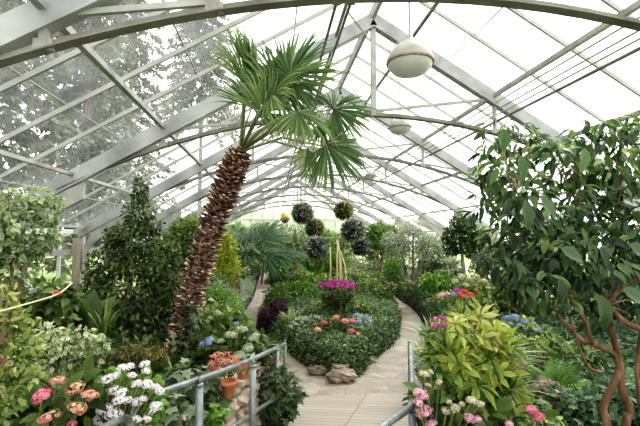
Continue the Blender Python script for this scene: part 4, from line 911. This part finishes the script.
far = [
 (190, 214, 262, 44, 17, 'l_mid', .2, 'shrub', 'green shrub against the far left wall behind the palm trunk'),
 (225, 228, 262, 34, 21, 'l_olive', .2, 'shrub', 'soft grey-green shrub in the far left bed'),
 (258, 240, 270, 30, 25, 'l_olive', .22, 'shrub', 'straw-green shrub left of the far end of the path'),
 (236, 222, 250, 30, 29, 'l_pale', .25, 'shrub', 'pale shrub by the end wall on the left'),
 (266, 226, 252, 32, 32, 'l_pale', .25, 'shrub', 'pale green shrub by the end wall above the path end'),
 (292, 232, 268, 32, 26, 'l_olive', .2, 'shrub', 'grey-green shrub beside the brown trunk'),
 (322, 226, 262, 36, 31, 'l_pale', .25, 'shrub', 'pale yellow-green shrub by the end wall in the middle'),
 (347, 228, 262, 34, 29, 'l_pale', .25, 'shrub', 'yellowish shrub behind the right plant balls'),
 (282, 258, 280, 26, 22, 'l_bright', .16, 'plant', 'bright leafy plant beside the far path'),
 (313, 262, 285, 26, 20, 'l_bright', .16, 'shrub', 'bright green shrub below the lowest left plant ball'),
 (378, 226, 262, 30, 22, 'l_mid', .2, 'shrub', 'leafy green shrub right of the plant balls'),
 (352, 256, 284, 40, 20.5, 'l_mid', .16, 'shrub', 'green shrub behind the magenta flowers'),
 (396, 232, 264, 26, 24, 'l_mid', .2, 'shrub', 'green shrub near the end wall on the right'),
 (436, 232, 268, 34, 18.5, 'l_olive', .2, 'shrub', 'grey-green shrub in the far right bed behind the olive tree'),
 (436, 258, 284, 24, 15.5, 'l_dark', .14, 'shrub', 'dark rounded bush between the olive and the round-headed tree'),
 (451, 256, 280, 24, 16.5, 'l_olive', .13, 'shrub', 'pale wispy bush beside the round-headed tree trunk'),
 (492, 232, 292, 42, 13.5, 'l_olive', .12, 'shrub', 'silvery shrub right of the round-headed tree'),
 (480, 226, 262, 30, 14.5, 'l_mid', .2, 'shrub', 'green shrub far off between the round-headed tree and the foreground tree'),
 (512, 268, 318, 46, 10.5, 'l_mid', .12, 'shrub', 'green shrub behind the blue hydrangeas on the right'),
 (548, 246, 300, 50, 10, 'l_dark', .13, 'shrub', 'dark green shrub seen between the foreground branches'),
 (596, 262, 318, 56, 8.6, 'l_mid', .12, 'shrub', 'green shrub behind the branches near the right wall'),
 (640, 240, 320, 60, 7.2, 'l_dark', .13, 'shrub', 'dark shrub at the right edge near the right wall'),
 (532, 232, 262, 40, 11.5, 'l_olive', .2, 'shrub', 'pale shrub along the right wall farther back'),
 (436, 272, 292, 34, 12.3, 'l_bright', .13, 'plant', 'bright green leafy plant in front of the dark rounded bush'),
 (398, 266, 290, 34, 21, 'l_mid', .14, 'plant', 'low green planting under the olive tree'),
 (370, 262, 288, 26, 23, 'l_mid', .14, 'plant', 'low green planting beyond the island'),
 (158, 238, 300, 30, 11.5, 'l_mid', .13, 'shrub', 'green shrub showing right behind the weeping fig'),
 (60, 330, 352, 46, 6.2, 'l_mid', .1, 'plant', 'low greenery below the left window sill'),
 (16, 300, 345, 46, 6.6, 'l_mid', .12, 'plant', 'greenery by the left wall behind the variegated shrub'),
 (262, 220, 258, 30, 23, 'l_far_haze', .18, 'shrub', 'tall light green shrub between the low fan palm and the path end'),
 (316, 236, 272, 26, 18.5, 'l_bright', .15, 'shrub', 'light green shrub between the two lower left plant balls'),
 (336, 250, 282, 24, 17.5, 'l_bright', .14, 'plant', 'bright green leaves around the foot of the canes'),
 (378, 220, 250, 26, 18, 'l_bright', .15, 'shrub', 'taller bright green shrub just right of the lowest right plant ball'),
 (395, 222, 248, 22, 20, 'l_far_haze', .17, 'shrub', 'light leafy shrub between the plant balls and the olive tree'),
 (478, 292, 325, 36, 9.2, 'l_mid', .11, 'plant', 'green leaves under the cream hydrangeas'),
]
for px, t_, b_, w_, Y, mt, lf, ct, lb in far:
    if Y > 17 and mt == 'l_mid': mt = 'l_far_haze'  # distant mid greens take the paler colours painted to imitate haze
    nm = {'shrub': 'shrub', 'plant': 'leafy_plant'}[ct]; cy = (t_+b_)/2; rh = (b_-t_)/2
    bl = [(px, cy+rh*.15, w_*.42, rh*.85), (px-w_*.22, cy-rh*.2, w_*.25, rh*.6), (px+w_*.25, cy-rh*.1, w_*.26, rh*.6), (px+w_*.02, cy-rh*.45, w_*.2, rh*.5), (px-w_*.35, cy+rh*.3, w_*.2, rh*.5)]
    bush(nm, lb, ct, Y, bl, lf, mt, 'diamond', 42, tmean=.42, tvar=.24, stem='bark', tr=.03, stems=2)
t, o0 = bush('slim_tree', 'slender brown-trunked tree rising behind the left plant balls', 'tree', 16, [(295, 236, 17, 14), (282, 238, 11, 11), (306, 246, 9, 9), (290, 252, 10, 8)], .15, 'l_far_haze', 'diamond', 30, base=296, stem='bark', tr=.13, stems=1, tmean=.45)
bush('olive_tree', 'silvery olive tree with several twisting trunks right of the plant balls', 'tree', 15.5, [(413, 238, 17, 14), (399, 246, 14, 12), (429, 246, 14, 12), (413, 228, 10, 8), (390, 240, 9, 8), (421, 258, 12, 8), (402, 260, 12, 7)], .15, 'l_olive', 'narrow', 30, base=411, stem='bark_grey', tr=.065, tmean=.5, stems=5)
bush('upright_shrub', 'small upright vivid green shrub at the foot of the olive tree', 'shrub', 14.5, [(393, 272, 6, 12), (397, 268, 4, 11), (389, 270, 4, 9)], .16, 'l_bright', 'narrow', 50, tmean=.35)
bush('round_headed_tree', 'small round-headed tree with a slim bare trunk in the right bed', 'tree', 12.5, [(460, 236, 16, 17), (452, 242, 10, 12), (469, 232, 10, 12), (462, 224, 11, 9), (474, 243, 8, 10)], .14, 'l_glossy', 'diamond', 50, base=467, stem='bark_grey', tr=.075, stems=1, tmean=.38)
for px, py, w_, Y, mt, lb in ((253, 262, 9, 21, 'f_yellow', 'yellow and orange blooms left of the far end of the path'), (243, 268, 8, 17, 'f_white', 'white blooms at the foot of the low fan palm'), (303, 272, 12, 17.5, 'f_yellow', 'yellow blooms at the foot of the brown trunk'),
        (368, 262, 16, 21, 'f_palepink', 'pale pink blooms far behind the island on the right'), (446, 270, 10, 13.5, 'f_white', 'white blooms below the wispy bush'), (391, 283, 6, 13.9, 'f_palepink', 'tiny pink blooms by the upright vivid green shrub'), (408, 282, 10, 14.2, 'f_cream', 'cream blooms in front of the olive trunks'), (322, 303, 10, 11.4, 'f_cream', 'pale small blooms left of the magenta flowers')):
    r0, o0 = bush('flowering_plant', lb, 'flowering plant', Y, [(px, py+4, w_*.8, 5)], .13, 'l_mid', 'diamond', 40)
    for j in range(7): head(r0, o0, at(px+(j-3)*w_*.28, py+random.uniform(-2, 2), Y-.2), 1.5*Y/F, mt, n=16)
# ---- right bed flowers --------------------------------------------------------
r0, o0 = bush('hydrangea', 'cream hydrangea in front of the round-headed tree', 'hydrangea', 9.8, [(470, 286, 18, 8), (480, 290, 12, 9)], .12, 'l_mid', 'ovate', 50)
heads(r0, o0, [(455, 281, 4), (461, 276, 4.2), (469, 279, 4.6), (477, 276, 4), (466, 285, 4.2), (484, 281, 4), (475, 286, 4), (488, 288, 3.4)], 9.5, 'f_cream', 50)
r0, o0 = bush('mixed_flowers', 'row of red, purple and pink flowers above the yellow-leaved plant', 'flowering plant', 7.6, [(455, 300, 22, 7)], .10, 'l_mid', 'ovate', 50)
heads(r0, o0, [(441, 295, 4.6, 'f_palepink'), (447, 294, 3.6, 'f_palepink'), (452, 295, 3.6, 'f_blue'), (457, 291, 4.6, 'f_magenta'), (464, 292, 5.2, 'f_red'), (471, 295, 4.2, 'f_red'), (461, 296, 3.5, 'f_red'), (476, 290, 2.4, 'f_orange')], 7.3, 'f_red', 50)
r0, o0 = bush('magenta_flowers', 'round magenta flower cluster left of the yellow-leaved plant', 'flowering plant', 3.3, [(438, 330, 10, 8), (436, 340, 12, 10, -.12), (438, 352, 12, 9, -.12)], .07, 'l_mid', 'ovate', 44, stem='stem', tr=.008)
heads(r0, o0, [(434, 320, 4.6), (441, 318, 4.4), (438, 326, 5), (444, 325, 4), (432, 327, 3.6), (446, 320, 3)], 3.05, 'f_magenta', 30)
r0, o0 = bush('hydrangea', 'blue hydrangea under the arching orange branch on the right', 'hydrangea', 7.2, [(515, 326, 20, 9), (535, 334, 14, 8)], .12, 'l_mid', 'ovate', 50)
heads(r0, o0, [(507, 318, 5), (515, 317, 5), (525, 322, 5), (538, 330, 4.6), (511, 324, 4), (519, 325, 3)], 6.9, 'f_blue', 50)
# yellow-leaved schefflera-like plant
g0 = at(462, 300, 3.35); gz = h1(g0.x, 3.35); O = Vector((g0.x, 3.35, gz)); root = thing('yellow_leaved_shrub', 'yellow-green shrub with hand-shaped leaves beside the right handrail', 'shrub', O)
L = Leaves(); L2 = Leaves()
for px, py, rx, ry, dy, n, sz in ((468, 319, 18, 12, .2, 24, .14), (452, 330, 18, 10, .0, 18, .14), (478, 332, 24, 18, .1, 34, .16), (462, 350, 28, 18, -.1, 36, .17), (492, 358, 22, 18, 0, 28, .16), (445, 352, 12, 12, -.1, 9, .15), (500, 380, 14, 16, 0, 16, .16), (470, 375, 26, 16, -.2, 30, .17), (482, 396, 24, 12, -.2, 18, .15)):
    c = at(px, py, 3.35+dy); s = 3.35/F; m = int(n*.62); d = sph(m); P = np.array(c)+d*[rx*s, rx*s*.8, ry*s]
    D = d*[1, 1, .3]+rng.normal(size=(m, 3))*.6+np.array([0, -.35, -.25]); N = d*.5+np.array([0, -.6, .8])+rng.normal(size=(m, 3))*.45
    L.add(P, D, N, sz*1.12*(.7+.5*rng.random(m)), 'palmate', np.clip(.62-.0045*(py-318), .2, .7)+.22*rng.normal(size=m))
link('foliage', L.mesh('foliage', 'l_scheff', O), root)
L = Leaves()
for px, py in ((442, 385), (452, 395), (437, 372), (456, 402), (447, 408)):
    c = at(px, py, 3.0); L.add(np.array([tuple(c)]), rng.normal(size=(1, 3))*.4+np.array([[0, -.2, -.3]]), np.array([[.1, -.6, .8]]), .17, 'palmate', .2)
bush('undergrowth', 'dark undergrowth shading the stems of the yellow-leaved shrub', 'plant', 3.75, [(465, 330, 20, 22), (475, 365, 28, 24), (450, 365, 20, 22), (495, 390, 18, 16)], .10, 'l_dark', 'ovate', 34, tmean=.3)
lg = link('lower_leaves', L.mesh('lower_leaves', 'l_scheff', O), root); lg['label'] = 'greener lower leaves'
for px, py in ((466, 305), (450, 322), (480, 325), (492, 352), (462, 345)):
    mb = MB(); p = at(px, py, 3.35)-O; mb.tube([(random.uniform(-.04, .04), 0, -.04), (p.x*.4, 0, p.z*.5), tuple(p)], [.014, .011, .006], 7); link('stem', mb.mesh('stem', 'stem', True), root)
r0, o0 = bush('hydrangea', 'pale pink and cream hydrangea at the foot of the right handrail', 'hydrangea', 3.0, [(430, 405, 18, 18), (455, 412, 26, 14), (485, 415, 22, 14), (440, 388, 16, 14)], .13, 'l_dark', 'ovate', 45, tmean=.5, stem='stem', tr=.008)
heads(r0, o0, [(421, 394, 9), (418, 402, 6), (424, 412, 10), (431, 424, 7), (472, 401, 7.5, 'f_cream'), (480, 404, 5, 'f_cream'), (446, 411, 6, 'f_cream'), (455, 408, 6, 'f_cream'), (462, 404, 4, 'f_cream'), (439, 382, 4, 'f_cream'), (424, 374, 6, 'f_cream'), (431, 372, 4, 'f_cream'), (449, 402, 4, 'f_cream'), (470, 418, 6.5), (478, 419, 5), (428, 385, 4, 'f_cream')], 2.75, 'f_palepink', 60)
r0, o0 = bush('hydrangea', 'deep pink hydrangea head at the bottom edge left of the sunken rocks', 'hydrangea', 2.9, [(528, 424, 20, 9), (510, 420, 14, 10)], .11, 'l_mid', 'ovate', 45, stem='stem', tr=.008)
heads(r0, o0, [(531, 410, 8, 'f_pink'), (538, 417, 8, 'f_pink'), (509, 424, 5, 'f_palepink'), (514, 430, 6, 'f_palepink')], 2.8, 'f_pink', 60, .02)
tuft('grass_tuft', 'arching pale grass spilling toward the sunken rocks', 'grass plant', 492, 372, 3.7, 150, .48, 'l_grass', 'blade', 1.6, .55)
tuft('grass_tuft', 'arching pale grass right of the yellow-leaved shrub, lower clump', 'grass plant', 500, 398, 3.3, 110, .36, 'l_grass', 'blade', 1.7, .5)
tuft('grass_tuft', 'wispy grass leaning over the path at the right handrail', 'grass plant', 425, 362, 6.2, 120, .55, 'l_grass', 'blade', 1.3, .45)
tuft('grass_tuft', 'wispy grass beside the right path farther up', 'grass plant', 430, 345, 7.6, 110, .6, 'l_silver', 'blade', 1.2, .5)
bush('white_flowered_edging', 'pale green edging plants beside the right handrail tip', 'plant', 5.0, [(424, 362, 9, 16), (430, 378, 8, 12), (433, 345, 8, 12)], .08, 'l_silver', 'narrow', 45)
boulder(529, 402, 26, 30, 4.6, 'dark craggy rock at the edge of the sunken area, lower right', 'rock_dark', 11, .8)
boulder(514, 362, 22, 20, 5.6, 'shadowed rock beside the arching grass', 'rock_dark', 12, .8)
boulder(548, 390, 24, 20, 4.9, 'dark rock half under ivy, right of the craggy one', 'rock_dark', 13, .8)
c = at(504, 298, 11.5); mb = MB(); mb.tube([(0, 0, -.1), (.02, 0, .7), (-.03, 0, 1.15)], [.16, .13, .11], 10); tag(link('tree_stump', mb.mesh('tree_stump', 'bark_grey', True), None, (c.x, 11.5, h1(c.x, 11.5))), 'bare greyish stump standing among shrubs in the right bed', 'stump')
tuft('fern', 'bright strap fern on the ivy bank', 'fern', 556, 392, 5.2, 40, .42, 'l_bright', 'pinnate', 1.1, .3)

bush('leafy_plant', 'mid-green leafy plant on the ivy bank below the blue hydrangea', 'plant', 6.2, [(545, 352, 16, 10), (530, 345, 12, 9), (560, 345, 12, 9)], .11, 'l_mid', 'ovate', 44, tmean=.45)
bush('leafy_plant', 'dark strap-leaved clump on the ivy bank behind the trunks', 'plant', 5.6, [(575, 362, 18, 12), (592, 350, 12, 10)], .22, 'l_dark', 'narrow', 40, tmean=.55)
bush('ivy', 'pale ivy heap beneath the forked trunk at the lower right corner', 'ivy', 3.9, [(585, 405, 18, 16), (615, 395, 22, 16), (640, 405, 22, 22), (600, 422, 30, 12)], .08, 'l_ivypale', 'ivy', 44, tmean=.38)
bush('ivy', 'ivy on the slope right of the dark craggy rock', 'ivy', 4.6, [(560, 400, 14, 14), (550, 415, 16, 10)], .075, 'l_ivypale', 'ivy', 44, tmean=.36)
# ---- big foreground tree --------------------------------------------------------
BY = 2.7
gt = at(610, 430, 2.9); gt.z = h1(gt.x, gt.y); big = thing('foreground_tree', 'large glossy-leaved tree with twisting orange-brown branches on the right', 'tree', gt)
def br(pts, r0_, r1_, nm='branch', mat='bark_orange'):
    P = cr_pts([at(*p) for p in pts], 4); mb = MB(); mb.tube([p-gt for p in P], list(np.linspace(r0_*.72, r1_*.8, len(P))), 9); return link(nm, mb.mesh(nm, mat, True), big)
mb_ = [(gt.x, gt.y, gt.z-.05)]
P = cr_pts([Vector((gt.x, gt.y, gt.z-.05)), at(607, 424, 2.9), at(603, 407, 2.9), at(612, 387, 2.85), at(619, 368, 2.85), at(612, 353, 2.8), at(596, 345, 2.8), at(583, 340, 2.75)], 4)
mb = MB(); mb.tube([p-gt for p in P], list(np.linspace(.032, .019, len(P))), 10); link('trunk', mb.mesh('trunk', 'bark_orange', True), big)
P = cr_pts([Vector((gt.x+.1, gt.y, gt.z-.05)), at(626, 424, 2.9), at(630, 410, 2.9), at(622, 390, 2.85), at(621, 372, 2.85), at(617, 352, 2.8), at(612, 330, 2.75), at(606, 306, 2.7)], 4)
mb = MB(); mb.tube([p-gt for p in P], list(np.linspace(.033, .020, len(P))), 10); link('trunk', mb.mesh('trunk', 'bark_orange', True), big)
br([(585, 343, 2.75), (573, 332, 2.7), (558, 316, 2.65), (536, 305, 2.6), (524, 292, 2.55)], .024, .012)
br([(592, 344, 2.75), (586, 322, 2.75), (570, 297, 2.75), (563, 275, 2.75), (560, 250, 2.75), (563, 222, 2.75), (572, 192, 2.7), (580, 165, 2.7)], .022, .008)
br([(606, 306, 2.7), (598, 288, 2.7), (576, 272, 2.7), (556, 258, 2.65), (532, 222, 2.6), (516, 190, 2.5), (505, 158, 2.5)], .024, .006, mat='bark')
br([(606, 306, 2.7), (622, 287, 2.6), (645, 276, 2.5)], .022, .014)
br([(645, 330, 2.4), (625, 322, 2.5), (608, 306, 2.65)], .028, .022)
br([(606, 300, 2.7), (607, 270, 2.7), (612, 235, 2.7), (620, 190, 2.6), (625, 150, 2.6)], .018, .006)
br([(602, 372, 2.6), (590, 368, 2.55), (580, 350, 2.5), (572, 320, 2.5)], .014, .008)
br([(640, 410, 2.6), (637, 370, 2.6), (641, 330, 2.5)], .018, .016)
L = Leaves(); LD = Leaves()
tc = [(500, 128, 11), (516, 138, 12), (495, 150, 10), (532, 145, 11), (545, 152, 10), (505, 165, 10), (490, 172, 9), (512, 182, 11), (525, 172, 9), (488, 190, 7), (522, 200, 12), (506, 200, 8), (535, 215, 12), (515, 222, 11), (545, 235, 14), (525, 240, 12),
      (540, 185, 9), (560, 150, 12), (575, 140, 12), (590, 135, 12), (605, 132, 12), (620, 128, 13), (636, 135, 14), (565, 170, 14), (585, 165, 14), (605, 160, 14), (625, 160, 14), (640, 175, 14), (570, 195, 14), (590, 190, 15), (610, 190, 15), (630, 200, 15), (560, 215, 13),
      (580, 222, 15), (600, 220, 15), (620, 225, 15), (640, 225, 15), (560, 245, 14), (580, 250, 14), (600, 250, 14), (622, 255, 14), (642, 255, 14), (545, 262, 13), (525, 265, 11), (508, 255, 9), (512, 275, 10), (535, 280, 11), (560, 275, 11), (590, 272, 10), (625, 290, 11), (578, 285, 9), (640, 300, 9), (600, 300, 8), (550, 298, 9), (580, 305, 8), (630, 315, 8), (598, 322, 8), (486, 210, 6), (500, 235, 9), (512, 250, 9), (520, 282, 9), (500, 262, 7), (545, 248, 12), (568, 232, 12), (590, 236, 12), (612, 268, 11), (640, 280, 11), (530, 262, 10)]
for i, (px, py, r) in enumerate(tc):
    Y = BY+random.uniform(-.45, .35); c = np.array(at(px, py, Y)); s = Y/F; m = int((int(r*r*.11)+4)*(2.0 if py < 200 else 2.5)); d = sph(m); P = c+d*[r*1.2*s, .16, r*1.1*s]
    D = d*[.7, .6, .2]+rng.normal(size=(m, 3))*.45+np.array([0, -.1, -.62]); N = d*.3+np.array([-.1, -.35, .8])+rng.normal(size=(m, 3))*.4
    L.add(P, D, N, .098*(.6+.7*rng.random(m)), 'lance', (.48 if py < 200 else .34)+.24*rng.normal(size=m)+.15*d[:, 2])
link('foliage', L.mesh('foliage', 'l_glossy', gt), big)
L = Leaves()
for px, py, Y, sz, dx, dz, tm in ((601, 312, 1.75, .15, .05, -1, .30), (560, 262, 1.9, .13, .9, -.5, .4), (628, 262, 1.6, .14, .8, -.55, .35), (622, 305, 1.8, .14, .9, -.5, .4), (562, 292, 2.1, .12, -.2, -1, .2), (520, 168, 2.1, .13, .1, -1, .45), (504, 140, 2.1, .12, -.1, -1, .42), (525, 215, 2.0, .14, .1, -1, .35), (540, 210, 2.0, .13, .6, -.8, .5), (585, 160, 2.0, .12, -.2, -.9, .6)):
    c = np.array(at(px, py-sz*F/Y*.5, Y)); L.add(np.array([c]), np.array([[dx, -.1, dz]]), np.array([[.15, -1, .45]]), sz*1.15, 'ovate', tm)
link('near_leaves', L.mesh('near_leaves', 'l_glossy', gt), big)
hubs = [at(*q) for q in ((560, 250, 2.75), (572, 192, 2.7), (516, 190, 2.5), (532, 222, 2.6), (612, 235, 2.7), (620, 190, 2.6), (563, 275, 2.75), (606, 306, 2.7), (556, 258, 2.65))]
for i, (px, py, r) in enumerate(tc):
    c = at(px, py, BY-.05); hb = min(hubs, key=lambda h: (h-c).length); mb = MB()
    mb.tube([hb-gt, (hb+c)/2+Vector((random.uniform(-.03, .03), 0, random.uniform(-.03, .04)))-gt, c-gt], [.007, .005, .003], 5, False)
    link('twig', mb.mesh('twig', 'bark', True), big)

# ================================================================== LIGHT
w = bpy.data.worlds.new('sky'); SC.world = w; w.use_nodes = True; nt = w.node_tree
bg = nt.nodes['Background']; bg.inputs[0].default_value = (1, .985, .95, 1); bg.inputs[1].default_value = 2.3
sd = bpy.data.lights.new('sun', 'SUN'); sd.energy = 3.2; sd.angle = .5; sd.color = (1, .97, .92)
so = bpy.data.objects.new('sun', sd); COL.objects.link(so); so.rotation_euler = (math.radians(-25), math.radians(30), 0)
